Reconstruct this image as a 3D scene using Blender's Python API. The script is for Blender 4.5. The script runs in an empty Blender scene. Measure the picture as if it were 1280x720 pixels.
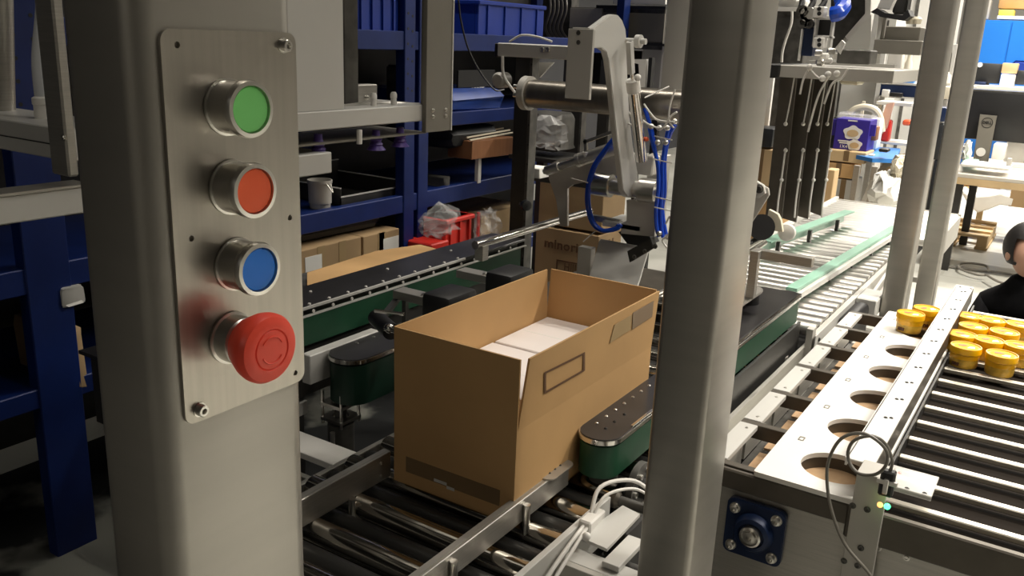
import bpy, bmesh, math, random
from mathutils import Vector, Matrix, Quaternion
random.seed(7)
S = bpy.context.scene
COL = S.collection

# ------------------------------------------------------------------ camera
F_PX = 1100.0                                   # focal length in pixels of the 1280x720 frame
PITCH, ROLL, YAW, CAM_Z = math.radians(16.0), math.radians(2.4), math.radians(32.3), 1.6
_fh = Vector((-math.sin(YAW), math.cos(YAW), 0)); _rh = Vector((math.cos(YAW), math.sin(YAW), 0)); _up = Vector((0, 0, 1))
FW = _fh*math.cos(PITCH) - _up*math.sin(PITCH)
_U = _fh*math.sin(PITCH) + _up*math.cos(PITCH)
AX = _rh*math.cos(ROLL) + _U*math.sin(ROLL)
AY = -_rh*math.sin(ROLL) + _U*math.cos(ROLL)
cam_d = bpy.data.cameras.new('camera'); cam = bpy.data.objects.new('camera', cam_d); COL.objects.link(cam)
cam_d.sensor_width = 36; cam_d.lens = 36*F_PX/1280; cam_d.clip_start = .02; cam_d.clip_end = 100
cam.matrix_world = Matrix(((AX.x, AY.x, -FW.x, 0), (AX.y, AY.y, -FW.y, 0), (AX.z, AY.z, -FW.z, CAM_Z), (0, 0, 0, 1)))
S.camera = cam

def P(u, v, x=None, y=None, z=None):            # a measured pixel on a known axis-aligned plane -> world point
    d = FW + AX*(u-640)/F_PX - AY*(v-360)/F_PX
    t = (z-CAM_Z)/d.z if z is not None else (x/d.x if x is not None else y/d.y)
    return Vector((d.x*t, d.y*t, CAM_Z+d.z*t))

# ------------------------------------------------------------------ world, lamps, exposure
S.view_settings.view_transform = 'Standard'; S.view_settings.look = 'None'
S.view_settings.exposure = 0.12; S.view_settings.gamma = 1.0; S.view_settings.use_curve_mapping = False
w = bpy.data.worlds.new('hall_air'); S.world = w; w.use_nodes = True
w.node_tree.nodes['Background'].inputs[0].default_value = (.95, .93, .9, 1)
w.node_tree.nodes['Background'].inputs[1].default_value = .12
LAMPS = [  # x, y, z, length, width, watts, spread (degrees)
    (0.10, 1.30, 3.8, 1.2, .06, 7, 120),
    (1.6, 1.7, 3.7, 1.2, .12, 28, 110),
    (1.5, 3.4, 3.9, 1.2, .12, 116, 108),
    (-0.6, 4.8, 4.3, 1.2, .20, 25, 120),
    (0.5, 6.6, 4.2, 1.2, .25, 170, 150),
    (-0.9, 9.8, 4.2, 1.4, .25, 220, 150),
    (1.6, 9.0, 4.2, 1.4, .25, 200, 170),
    (-0.3, 12.6, 4.2, 1.4, .25, 220, 170),
    (-1.0, -5.5, 4.6, 1.4, .25, 40, 170),  # added fill lamp behind the camera, lifts the dark front faces
    (-1.9, 3.0, 4.3, 2.8, .06, 16, 75),
]
for i, (x, y, z, l, wd, p, sp) in enumerate(LAMPS):
    ld = bpy.data.lights.new('hall_lamp', 'AREA'); ld.shape = 'RECTANGLE'; ld.size = l; ld.size_y = wd; ld.energy = p
    ld.color = (1.0, .935, .825)
    lo = bpy.data.objects.new('hall_lamp', ld); COL.objects.link(lo); lo.location = (x, y, z)
    ld.spread = math.radians(sp)

# ------------------------------------------------------------------ materials
def mat(name, col, rough=.5, metal=0.0, var=0.0, scale=8.0, bump=0.0, stretch=(1, 1, 1), col2=None, spec=None, alpha=None, trans=0, emit=None, coat=0):
    m = bpy.data.materials.new(name); m.use_nodes = True
    nt = m.node_tree; b = nt.nodes['Principled BSDF']
    b.inputs['Base Color'].default_value = (*col, 1); b.inputs['Roughness'].default_value = rough; b.inputs['Metallic'].default_value = metal
    if spec is not None: b.inputs['Specular IOR Level'].default_value = spec
    if coat: b.inputs['Coat Weight'].default_value = coat
    if trans: b.inputs['Transmission Weight'].default_value = trans; b.inputs['IOR'].default_value = 1.3
    if alpha is not None: b.inputs['Alpha'].default_value = alpha
    if emit: b.inputs['Emission Color'].default_value = (*emit[0], 1); b.inputs['Emission Strength'].default_value = emit[1]
    if var or col2 or bump:
        tc = nt.nodes.new('ShaderNodeTexCoord'); mp = nt.nodes.new('ShaderNodeMapping'); mp.inputs['Scale'].default_value = stretch
        nz = nt.nodes.new('ShaderNodeTexNoise'); nz.inputs['Scale'].default_value = scale; nz.inputs['Detail'].default_value = 5
        nt.links.new(tc.outputs['Object'], mp.inputs[0]); nt.links.new(mp.outputs[0], nz.inputs['Vector'])
        if var or col2:
            cr = nt.nodes.new('ShaderNodeValToRGB')
            c2 = col2 if col2 else tuple(c*(1-var) for c in col)
            cr.color_ramp.elements[0].position = .35; cr.color_ramp.elements[1].position = .65
            cr.color_ramp.elements[0].color = (*c2, 1); cr.color_ramp.elements[1].color = (*col, 1)
            nt.links.new(nz.outputs['Fac'], cr.inputs[0]); nt.links.new(cr.outputs[0], b.inputs['Base Color'])
        if bump:
            bp = nt.nodes.new('ShaderNodeBump'); bp.inputs['Strength'].default_value = bump; bp.inputs['Distance'].default_value = .002
            nt.links.new(nz.outputs['Fac'], bp.inputs['Height']); nt.links.new(bp.outputs[0], b.inputs['Normal'])
    return m

M = dict(
    steel=mat('brushed_steel', (.50, .48, .44), .42, .8, .12, 6, .12, (2, 2, 60)),
    post=mat('satin_steel_post', (.46, .44, .40), .38, .75, .08, 3, .05, (1, 1, 12)),
    plate=mat('brushed_panel_steel', (.50, .47, .42), .32, .92, .08, 5, .04, (1, 40, 1)), pan=mat('oily_black_pan', (.014, .013, .012), .85, 0, .4, 12),  # the black one paints the shade beneath the conveyors
    paint=mat('warm_grey_paint', (.50, .48, .44), .45, .1, .06, 5),
    lpaint=mat('light_grey_paint', (.62, .61, .58), .4, .1, .05, 4),
    chrome=mat('chrome', (.75, .73, .70), .16, 1.0),
    roller=mat('polished_roller', (.60, .57, .52), .11, 1.0), froller=mat('zinc_roller', (.80, .78, .74), .36, .95), mid=mat('mid_grey_paint', (.22, .205, .175), .5, .2, .08, 6), dullch=mat('dull_chrome', (.34, .31, .27), .3, .9, .15, 5, 0, (8, 1, 1)),
    droller=mat('dark_roller', (.035, .034, .032), .35, .4),
    zinc=mat('zinc_bolt', (.70, .68, .64), .28, 1.0),
    darkst=mat('dark_steel', (.06, .058, .055), .45, .6, .2, 10),
    bronze=mat('dark_bronze_bar', (.13, .115, .095), .45, .7, .2, 14),
    black=mat('black_plastic', (.015, .015, .016), .45),
    blackg=mat('black_gloss_plate', (.045, .043, .045), .28, .3, .3, 9),
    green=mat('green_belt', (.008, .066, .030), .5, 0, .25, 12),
    mint=mat('mint_guide_strip', (.28, .52, .40), .4, 0, .1, 9),
    white=mat('white_plastic', (.82, .80, .76), .45, 0, .04, 6),
    cream=mat('cream_plastic', (.72, .66, .52), .5),
    blue=mat('blue_hose', (.01, .07, .55), .25),
    rack=mat('blue_rack_paint', (.005, .022, .145), .4, .1, .2, 9),
    bin=mat('blue_bin_plastic', (.008, .035, .29), .4, 0, .1, 7),
    cabinet=mat('blue_cabinet_paint', (.01, .17, .62), .4, 0, .06, 3),
    navy=mat('navy_bearing', (.008, .022, .075), .38, .2, .2, 20),
    gcap=mat('green_button', (.22, .74, .20), .4), rcap=mat('red_button', (1.0, .13, .035), .4),
    bcap=mat('blue_button', (.0, .20, .85), .4), ecap=mat('red_mushroom', (1.0, .085, .045), .42),
    card=mat('cardboard', (.53, .32, .135), .8, 0, .1, 5, .05), card2=mat('old_cardboard', (.40, .27, .14), .85, 0, .15, 4, .05),
    cardl=mat('pale_cardboard', (.62, .44, .24), .8, 0, .08, 4),
    print=mat('brown_print', (.13, .065, .03), .8), tape=mat('packing_tape', (.20, .125, .06), .35, 0, 0), tapel=mat('patch_print', (.36, .25, .12), .7),
    wbox=mat('white_paper_box', (.86, .80, .78), .6, 0, .03, 9), paper=mat('paper', (.85, .84, .80), .8, 0, .08, 6, .3),
    yellow=mat('yellow_plastic', (.92, .47, .0), .35, 0, .06, 20, 0, (1, 1, 1), None, None, None, 0, None, .3), yelloww=mat('yellow_lid_face', (.95, .55, .03), .75, 0, 0, 70, 0, (1, 1, 1), (.70, .34, .08), .2),
    cup=mat('clear_cup_wall', (.80, .48, .06), .3, 0, .45, 45), choc=mat('chocolate_print', (.10, .035, .015), .5),
    wood=mat('pale_wood', (.62, .45, .25), .7, 0, .2, 4, .1, (1, 10, 1)), bwood=mat('brown_board', (.30, .13, .055), .6, 0, .2, 6, 0, (1, 8, 1)),
    red=mat('red_crate', (.62, .03, .02), .4), orange=mat('orange_plastic', (.8, .12, .04), .5),
    film=mat('clear_film', (.85, .85, .85), .12, 0, 0, 8, .0, (1, 1, 1), None, None, .14),
    acryl=mat('clear_acrylic', (.80, .78, .74), .2, 0, 0, 8, .0, (1, 1, 1), None, None, .5),
    hose=mat('clear_hose', (.70, .72, .74), .12, 0, 0, 8, 0, (1, 1, 1), None, None, .75),
    purple=mat('purple_rubber', (.09, .05, .26), .4), pbox=mat('violet_print_board', (.035, .018, .27), .5),
    cable=mat('grey_cable', (.20, .185, .16), .4), wcable=mat('white_cable', (.74, .72, .68), .45),
    skin=mat('skin', (.62, .36, .26), .5), hair=mat('black_hair', (.012, .01, .01), .5, 0, 0, 90, .4, (6, 6, 1)),
    cloth=mat('black_cloth', (.006, .006, .007), .95, 0, .3, 40, .2, (1, 1, 1), None, .1), jeans=mat('dark_trousers', (.02, .022, .03), .9),
    led=mat('green_led', (.1, .9, .3), .3, 0, 0, 8, 0, (1, 1, 1), None, None, None, 0, ((.05, 1, .3), 5)),
    ledo=mat('orange_led', (.9, .5, .2), .3, 0, 0, 8, 0, (1, 1, 1), None, None, None, 0, ((1, .35, .1), 2.5)),
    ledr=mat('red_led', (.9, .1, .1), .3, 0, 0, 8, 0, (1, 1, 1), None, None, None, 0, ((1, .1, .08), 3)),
    tabler=mat('blue_table_top', (.05, .25, .70), .35, 0, .1, 5), desk=mat('desk_top', (.58, .54, .48), .4),
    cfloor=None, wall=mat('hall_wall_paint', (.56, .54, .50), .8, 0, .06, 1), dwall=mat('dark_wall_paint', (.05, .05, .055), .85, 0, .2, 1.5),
    ceil=mat('ceiling_paint', (.14, .135, .13), .9), grime=mat('grimy_metal', (.12, .115, .105), .5, .4, .5, 18, .2), tarp=mat('blue_tarp', (.015, .06, .32), .45, 0, .5, 5, .5),
    bag=mat('black_bag', (.02, .022, .025), .4, 0, .3, 9, .6), brownpad=mat('kraft_pad', (.55, .36, .20), .85, 0, .2, 20, .3), yel=mat('yellow_carton', (.75, .62, .10), .6),
)
def floor_mat():
    m = bpy.data.materials.new('worn_concrete_floor'); m.use_nodes = True; nt = m.node_tree; b = nt.nodes['Principled BSDF']
    tc = nt.nodes.new('ShaderNodeTexCoord'); n1 = nt.nodes.new('ShaderNodeTexNoise'); n1.inputs['Scale'].default_value = 1.1; n1.inputs['Detail'].default_value = 8
    cr = nt.nodes.new('ShaderNodeValToRGB'); cr.color_ramp.elements[0].color = (.42, .42, .38, 1); cr.color_ramp.elements[1].color = (.56, .55, .51, 1)
    cr.color_ramp.elements[0].position = .4; cr.color_ramp.elements[1].position = .62
    br = nt.nodes.new('ShaderNodeTexBrick'); br.inputs['Scale'].default_value = .35; br.inputs['Mortar Size'].default_value = .004
    br.inputs['Color1'].default_value = (1, 1, 1, 1); br.inputs['Color2'].default_value = (.98, .98, .97, 1); br.inputs['Mortar'].default_value = (.85, .84, .82, 1)
    mx = nt.nodes.new('ShaderNodeMixRGB'); mx.blend_type = 'MULTIPLY'; mx.inputs[0].default_value = 1
    for n in (n1, br): nt.links.new(tc.outputs['Object'], n.inputs['Vector'])
    nt.links.new(n1.outputs['Fac'], cr.inputs[0]); nt.links.new(cr.outputs[0], mx.inputs[1]); nt.links.new(br.outputs[0], mx.inputs[2]); nt.links.new(mx.outputs[0], b.inputs['Base Color'])
    b.inputs['Roughness'].default_value = .38
    return m
M['cfloor'] = floor_mat()
M['matm'] = mat('worn_black_mat', (.20, .20, .175), .6, 0, 0, 1.6, 0, (1, 1, 1), (.012, .013, .013))  # near-black patchy colour that paints shade over the lower-left floor
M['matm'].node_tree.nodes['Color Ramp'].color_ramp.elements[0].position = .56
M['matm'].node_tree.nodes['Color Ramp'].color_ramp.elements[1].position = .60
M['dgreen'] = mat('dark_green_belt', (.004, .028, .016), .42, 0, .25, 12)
M['slatm'] = mat('satin_slat', (.62, .58, .50), .38, .85)
M['bed'] = mat('black_slat_bed', (.016, .012, .009), .9, 0, 0, 8, 0, (1, 1, 1), None, .15)

# ------------------------------------------------------------------ mesh helpers
V = Vector
class MB:
    def __init__(s): s.bm = bmesh.new()
    def box(s, x0, x1, y0, y1, z0, z1, bev=0, seg=1):
        return s.obox(V(((x0+x1)/2, (y0+y1)/2, (z0+z1)/2)), (abs(x1-x0), abs(y1-y0), abs(z1-z0)), None, bev, seg)
    def obox(s, c, size, rot=None, bev=0, seg=1):
        m = Matrix.Translation(c) @ (rot.to_4x4() if rot else Matrix.Identity(4)) @ Matrix.Diagonal((*size, 1))
        r = bmesh.ops.create_cube(s.bm, size=1, matrix=m)
        if bev:
            es = list({e for v in r['verts'] for e in v.link_edges})
            bmesh.ops.bevel(s.bm, geom=es, offset=bev, segments=seg, profile=.5, affect='EDGES')
        return s
    def bar(s, p0, p1, w, h, up=V((0, 0, 1)), bev=0):          # rectangular bar from p0 to p1
        d = (p1-p0); L = d.length; y = d.normalized(); x = y.cross(up)
        if x.length < 1e-4: x = y.cross(V((1, 0, 0)))
        x.normalize(); z = x.cross(y)
        return s.obox((p0+p1)/2, (w, L, h), Matrix((x, y, z)).transposed(), bev)
    def cyl(s, p0, p1, r0, r1=None, seg=16, bev=0):
        r1 = r0 if r1 is None else r1
        d = p1-p0; q = d.to_track_quat('Z', 'Y').to_matrix().to_4x4()
        bmesh.ops.create_cone(s.bm, cap_ends=True, segments=seg, radius1=r0, radius2=r1, depth=d.length, matrix=Matrix.Translation((p0+p1)/2) @ q)
        return s
    def sph(s, c, r, sc=(1, 1, 1), u=14, v=8):
        bmesh.ops.create_uvsphere(s.bm, u_segments=u, v_segments=v, radius=r, matrix=Matrix.Translation(c) @ Matrix.Diagonal((*sc, 1)))
        return s
    def tube(s, pts, r, seg=8, smooth=True):
        pts = [V(p) for p in pts]
        if smooth and len(pts) > 2:
            o = []; q = [2*pts[0]-pts[1]] + pts + [2*pts[-1]-pts[-2]]
            for i in range(1, len(q)-2):
                for k in range(6):
                    t = k/6; a, b, c, d = q[i-1], q[i], q[i+1], q[i+2]
                    o.append(.5*((2*b)+(c-a)*t+(2*a-5*b+4*c-d)*t*t+(-a+3*b-3*c+d)*t**3))
            o.append(pts[-1]); pts = o
        rings = []; ref = V((0, 0, 1))
        for i, p in enumerate(pts):
            d = (pts[min(i+1, len(pts)-1)]-pts[max(i-1, 0)]).normalized()
            x = d.cross(ref)
            if x.length < .05: x = d.cross(V((1, 0, 0)))
            x.normalize(); ref = x.cross(d).normalized(); z = ref
            rings.append([s.bm.verts.new(p+(x*math.cos(a)+z*math.sin(a))*r) for a in [2*math.pi*k/seg for k in range(seg)]])
        for a, b in zip(rings, rings[1:]):
            for k in range(seg): s.bm.faces.new((a[k], a[(k+1) % seg], b[(k+1) % seg], b[k]))
        s.bm.faces.new(rings[0][::-1]); s.bm.faces.new(rings[-1])
        return s
    def prism(s, pts, ext, bev=0):
        pts = [V(p) for p in pts]; ext = V(ext)
        a = [s.bm.verts.new(p) for p in pts]; b = [s.bm.verts.new(p+ext) for p in pts]; n = len(a)
        fs = [s.bm.faces.new(a), s.bm.faces.new(b[::-1])]
        for k in range(n): fs.append(s.bm.faces.new((a[k], b[k], b[(k+1) % n], a[(k+1) % n])))
        bmesh.ops.recalc_face_normals(s.bm, faces=fs)
        if bev: bmesh.ops.bevel(s.bm, geom=list(fs[0].edges)+list(fs[1].edges), offset=bev, segments=2, affect='EDGES')
        return s
    def lathe(s, prof, o, ax=V((0, 0, 1)), seg=24, caps=True):            # prof: (radius, height along axis)
        q = V(ax).to_track_quat('Z', 'Y'); rings = []
        for r, h in prof:
            rings.append([s.bm.verts.new(V(o)+q @ V((max(r, 1e-5)*math.cos(a), max(r, 1e-5)*math.sin(a), h))) for a in [2*math.pi*k/seg for k in range(seg)]])
        for a, b in zip(rings, rings[1:]):
            for k in range(seg): s.bm.faces.new((a[k], a[(k+1) % seg], b[(k+1) % seg], b[k]))
        if caps: s.bm.faces.new(rings[0][::-1]); s.bm.faces.new(rings[-1])
        return s
    def sheet_holes(s, outer, holes, o, ex, ey, th):           # flat plate with holes, 2-D loops in the ex/ey frame, thickness along ex x ey
        n = ex.cross(ey)*th; es = []; loops = []
        for lp in [outer]+holes:
            vs = [s.bm.verts.new(o+ex*a+ey*b) for a, b in lp]; loops.append(vs)
            for k in range(len(vs)): es.append(s.bm.edges.new((vs[k], vs[(k+1) % len(vs)])))
        r = bmesh.ops.triangle_fill(s.bm, edges=es, use_beauty=True, use_dissolve=False, normal=n)
        fs = [g for g in r['geom'] if isinstance(g, bmesh.types.BMFace)]
        e = bmesh.ops.extrude_face_region(s.bm, geom=fs)
        bmesh.ops.translate(s.bm, verts=[g for g in e['geom'] if isinstance(g, bmesh.types.BMVert)], vec=n)
        bmesh.ops.recalc_face_normals(s.bm, faces=s.bm.faces)
        return s
    def build(s, name, m, parent=None, label=None, cat=None, group=None, kind=None, ang=35):
        me = bpy.data.meshes.new(name)
        off = V((0, 0, 0)); p = parent
        while p: off += p.location; p = p.parent
        if parent is None and cat:                              # a one-mesh thing: origin at its base
            xs = [v.co for v in s.bm.verts]
            off = V((sum(v.x for v in xs)/len(xs), sum(v.y for v in xs)/len(xs), min(v.z for v in xs)))
        bmesh.ops.translate(s.bm, verts=s.bm.verts, vec=-off)
        for f in s.bm.faces: f.smooth = True
        s.bm.to_mesh(me); s.bm.free(); me.set_sharp_from_angle(angle=math.radians(ang))
        me.materials.append(M[m]); ob = bpy.data.objects.new(name, me); COL.objects.link(ob)
        if parent: ob.parent = parent
        elif cat: ob.location = off
        tag(ob, label, cat, group, kind)
        return ob
def tag(o, label=None, cat=None, group=None, kind=None):
    for k, v in (('label', label), ('category', cat), ('group', group), ('kind', kind)):
        if v: o[k] = v
def thing(name, label, cat, loc=(0, 0, 0), group=None):
    o = bpy.data.objects.new(name, None); COL.objects.link(o); o.location = loc; o.empty_display_size = .05
    tag(o, label, cat, group); return o
def copy_tree(o, parent=None, loc=None, label=None, rz=None):
    c = o.copy(); COL.objects.link(c); c.parent = parent
    if loc is not None: c.location = loc
    if label: c['label'] = label
    if rz is not None: c.rotation_euler = (0, 0, rz)
    for ch in list(o.children): copy_tree(ch, c)
    return c
def clone(o, d, parent=None):                                  # the same part again, moved by d
    c = o.copy(); COL.objects.link(c); c.location = o.location+V(d)
    for ch in o.children:
        k = ch.copy(); COL.objects.link(k); k.parent = c
    return c
def text(s, size, o, ex, ey, m, name, parent, th=.0006, align='CENTER', sx=1.0, bold=0):
    cu = bpy.data.curves.new('t', 'FONT'); cu.body = s; cu.size = size; cu.align_x = align; cu.align_y = 'CENTER'; cu.extrude = th; cu.offset = bold; cu.resolution_u = 2
    t = bpy.data.objects.new('t', cu); COL.objects.link(t); bpy.context.view_layer.update()
    me = bpy.data.meshes.new_from_object(t.evaluated_get(bpy.context.evaluated_depsgraph_get())); COL.objects.unlink(t); bpy.data.objects.remove(t)
    ez = ex.cross(ey).normalized()
    b = MB(); b.bm.from_mesh(me); bmesh.ops.transform(b.bm, matrix=Matrix.Translation(o) @ Matrix((ex*sx, ey, ez)).transposed().to_4x4(), verts=b.bm.verts)
    return b.build(name, m, parent)
X, Y, Z = V((1, 0, 0)), V((0, 1, 0)), V((0, 0, 1))
def rrect(x0, x1, y0, y1, r, n=5):
    o = []
    for cx, cy, a0 in ((x1-r, y1-r, 0), (x0+r, y1-r, 90), (x0+r, y0+r, 180), (x1-r, y0+r, 270)):
        for k in range(n+1):
            a = math.radians(a0+90*k/n); o.append((cx+r*math.cos(a), cy+r*math.sin(a)))
    return o
def circ(cx, cy, r, n=28): return [(cx+r*math.cos(2*math.pi*k/n), cy+r*math.sin(2*math.pi*k/n)) for k in range(n)]
def capsule(x0, x1, y0, y1, n=8):                              # a slot outline: round ends at both y ends
    r = (x1-x0)/2; c = (x0+x1)/2
    return [(c+r*math.cos(math.radians(180*k/n)), y1-r+r*math.sin(math.radians(180*k/n))) for k in range(n+1)] + \
           [(c-r*math.cos(math.radians(180*k/n)), y0+r-r*math.sin(math.radians(180*k/n))) for k in range(n+1)]
def bolt(c, ax, r, parent, m='zinc', h=None, name='bolt'):
    h = h or r*.8; ax = V(ax)
    return MB().lathe([(r*1.25, 0), (r*1.25, h*.2), (r, h*.2), (r, h*.85), (r*.85, h), (r*.5, h), (r*.45, h*.6)], c, ax, 12).build(name, m, parent)

# ------------------------------------------------------------------ the hall
def struct(name, b, m): return b.build(name, m, kind='structure')
struct('floor', MB().box(-5.4, 9, -9, 17, -.1, 0), 'cfloor')
struct('wall_back', MB().box(-5.4, 9, 17, 17.1, 0, 6), 'wall')
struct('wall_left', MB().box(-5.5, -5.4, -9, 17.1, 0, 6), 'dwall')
struct('wall_right', MB().box(9, 9.1, -9, 17.1, 0, 6), 'wall')
struct('wall_front', MB().box(-5.5, 9.1, -9.1, -9, 0, 6), 'wall')
struct('ceiling', MB().box(-5.5, 9.1, -9.1, 17.1, 6, 6.1), 'ceil')
# ------------------------------------------------------------------ control post in the foreground
PX = -.38
cp = thing('control_post', 'wide stainless steel post with four push buttons in the foreground', 'machine post', (-.41, .31, 0))
lx = P(66, 0, y=.263).x
MB().box(lx, PX-.002, .263, .367, 0, 2.1, .012, 4).build('post_body', 'post', cp)
MB().sheet_holes(rrect(.276, .3635, 1.389, 1.5965, .006), [circ(*P(u, v, x=PX)[1:], .0017, 10) for u, v in ((221, 56), (362, 272), (239, 298), (369, 466))],
                 V((PX-.0019, 0, 0)), Y, Z, .0022).build('button_plate', 'plate', cp)
def push_button(u, v, capm, nm):
    c = P(u, v, x=PX+.019); c.x = PX+.0005
    b = MB().lathe([(.0150, 0), (.0150, .0012), (.0138, .0014), (.0138, .0135), (.0147, .0145), (.0150, .0165), (.0143, .0190), (.0122, .0192), (.0118, .0172)], c, X, 40).build('push_button', 'zinc', cp, label='stainless bezel push button with %s cap' % nm)
    MB().lathe([(.0120, .0150), (.0120, .0172), (.0112, .0182), (.004, .0184)], c, X, 36).build('button_cap', capm, b)
    return b
push_button(314, 137, 'gcap', 'a green'); push_button(319, 239, 'rcap', 'an orange red'); push_button(324.5, 337, 'bcap', 'a blue')
c = P(338, 437, x=PX+.032); c.x = PX+.0005
b = MB().lathe([(.0150, 0), (.0150, .0015), (.0135, .0018), (.0135, .011), (.0120, .012), (.0115, .016)], c, X, 36).build('emergency_stop', 'zinc', cp, label='red mushroom emergency stop button')
MB().lathe([(.0120, .0125), (.0150, .0150), (.0187, .0225), (.0196, .0260), (.0196, .0290), (.0182, .0315), (.0150, .0328), (.0118, .0329), (.0112, .0322), (.0106, .0329), (.003, .0334)], c, X, 44).build('mushroom_head', 'ecap', b)
for a0 in (25, 205):                                            # the two arrow arcs moulded into the head
    MB().tube([c+V((.0333, .0075*math.cos(math.radians(a0+t)), .0075*math.sin(math.radians(a0+t)))) for t in range(0, 121, 20)], .0005, 5).build('turn_arrow', 'ecap', b)
for u, v in ((357, 57), (252, 513)): bolt(P(u, v, x=PX+.002)+V((-.002, 0, 0)), X, .0034, cp, h=.0045)

# ------------------------------------------------------------------ vacuum gripper head behind the control post (left)
GX = -1.25
g = thing('vacuum_gripper_head', 'suspended steel gripper frame with white fittings and purple suction cups behind the control post', 'gripper', (GX-.1, 1.2, 1.38))
gy1 = 1.585
a = P(375, 165, x=GX); bb = P(536, 125, x=GX)
MB().box(GX-.16, GX, 1.0, 1.60, a.z, a.z+.036, .002).build('mounting_plate', 'lpaint', g)
p0 = P(372, 150, x=GX-.02); p1 = P(425, 140, x=GX-.02)
MB().box(GX-.03, GX-.006, 1.02, p1.y, a.z+.034, 2.1, .003).build('upright_plate', 'lpaint', g)
MB().box(GX-.10, GX-.075, P(428, 60, x=GX-.08).y, P(446, 60, x=GX-.08).y, a.z+.036, 2.1, .002).build('guide_rod', 'grime', g)  # dark metal colour stands in for the shadow on this rod
q0 = P(536, 150, x=GX+.02); q1 = P(567, 150, x=GX+.02)
ep = MB().box(GX+.0, GX+.012, q0.y, q1.y, P(550, 164, x=GX+.01).z, 2.1, .001).build('end_plate', 'mid', g)
for u, v in ((541, 138), (541, 146), (557, 137), (557, 145)): bolt(P(u, v, x=GX+.012), X, .004, ep)
MB().box(GX-.02, GX-.002, P(527, 60, x=GX-.02).y, q0.y+.02, a.z+.036, 2.1, .001).build('channel_upright', 'mid', g)
MB().box(GX-.16, GX-.01, 1.0, 1.60, P(500, 168, x=GX-.01).z-.004, P(500, 168, x=GX-.01).z, 0).build('lower_tray', 'mid', g)
t0 = P(375, 222, x=GX); t1 = P(415, 190, x=GX)
MB().box(GX-.10, GX, 1.05, t1.y, t0.z, t1.z, .002).build('lower_channel', 'lpaint', g)
for u, v in ((398, 176), (470, 170), (500, 166)):
    c = P(u, v+10, x=GX-.03)
    MB().lathe([(.021, -.012), (.013, -.003), (.015, 0), (.011, .006), (.014, .011), (.009, .018), (.008, .03)], c, Z, 16).build('suction_cup', 'purple', g)
for u, v, s in ((402, 134, 1), (467, 127, 0), (492, 126, 0)):
    c = P(u, v+9, x=GX-.035); c.z = a.z+.036
    f = MB().lathe([(.0065, 0), (.0065, .014), (.0075, .015), (.0075, .022), (.005, .027)], c, Z, 14)
    if s: f.cyl(c+V((0, 0, .012)), c+V((0, .03, .015)), .006, seg=12)
    f.build('white_fitting', 'white', g)
vb = MB().box(GX-.13, GX-.10, P(425, 110, x=GX-.1).y, P(472, 110, x=GX-.1).y, a.z+.036, a.z+.075, .002).build('valve_block', 'steel', g)
for u in (432, 444, 458): bolt(P(u, 122, x=GX-.10), X, .005, vb)
MB().tube([P(428, 132, x=GX-.06), P(470, 128, x=GX-.06), P(524, 130, x=GX-.06)], .003).build('air_pipe', 'zinc', g)
MB().tube([P(449, 162, x=GX-.008), P(449, 180, x=GX-.008)], .006).build('drain_stub', 'white', g)
MB().box(GX+.0, GX+.0135, q1.y-.001, q1.y+.003, P(550, 164, x=GX+.01).z, 2.1, 0).build('bright_edge', 'lpaint', g)

g2 = thing('gripper_side_frame', 'stainless frame corner with a clear hose in a white fitting left of the control post', 'machine frame', (-1.35, .78, 1.34))
A1 = P(75, 185, y=.78)
MB().box(-2.2, A1.x+.02, .78, .90, P(20, 190, y=.78).z, P(20, 152, y=.78).z, .002).build('top_channel', 'lpaint', g2)
MB().box(-2.2, A1.x+.015, .778, .782, P(20, 172, y=.78).z-.001, P(20, 172, y=.78).z+.0005).build('channel_lip', 'darkst', g2)
ux = P(62, 100, y=.76).x
s2 = MB().box(ux-.012, ux+.035, .755, .772, P(88, 222, y=.755).z, 2.1, .003).build('corner_upright', 'steel', g2)
bolt(P(80, 172, y=.755), -Y, .004, s2)
r0 = P(0, 247, x=-1.3); r1 = P(95, 283, x=-1.3)
MB().box(-1.34, -1.3, .45, .80, P(40, 276, x=-1.3).z, P(40, 241, x=-1.3).z, .002).build('side_rail', 'lpaint', g2)
MB().box(-1.345, -1.297, .45, .80, P(40, 241, x=-1.3).z, P(40, 241, x=-1.3).z+.004, 0).build('rail_cover', 'steel', g2)
c = P(53, 148, y=.84)
MB().lathe([(.012, 0), (.012, .022), (.0135, .024), (.0135, .034), (.009, .037)], c, Z, 18).build('hose_fitting', 'white', g2)
MB().tube([c+Z*.03, c+V((.004, 0, .10)), c+V((.02, .01, .2)), c+V((.05, .02, .4))], .009, 12).build('clear_hose', 'hose', g2)
MB().cyl(P(3, 150, y=.86), P(-2, -40, y=.86), .022, seg=20).build('guide_tube', 'steel', g2)

# ------------------------------------------------------------------ carton and the boxes in it
CX0, CX1, CY0, CY1, CZ, FZ, TZ = -1.014, -.736, 1.2, 1.765, .752, .935, 1.069
ct = thing('open_carton', 'large open brown cardboard carton on the roller conveyor with flaps raised', 'carton', ((CX0+CX1)/2, (CY0+CY1)/2, CZ))
th = .004
MB().box(CX0, CX1, CY0, CY0+th, CZ, FZ).box(CX0, CX1, CY1-th, CY1, CZ, FZ).box(CX0, CX0+th, CY0+th, CY1-th, CZ, FZ).box(CX1-th, CX1, CY0+th, CY1-th, CZ, FZ).box(CX0, CX1, CY0, CY1, CZ, CZ+th).build('carton_body', 'card', ct)
def flap(a, b, out, name='top_flap'):                           # a,b bottom edge; out = lean at the top corners
    pts = [a, b, b+Z*(TZ-FZ)+out[1], a+Z*(TZ-FZ)+out[0]]
    n = (b-a).cross(Z).normalized()*-th
    return MB().prism(pts, n).build(name, 'card', ct)
flap(V((CX0, CY0, FZ)), V((CX1, CY0, FZ)), (V((0, 0, 0)), V((0, 0, 0))))
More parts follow.
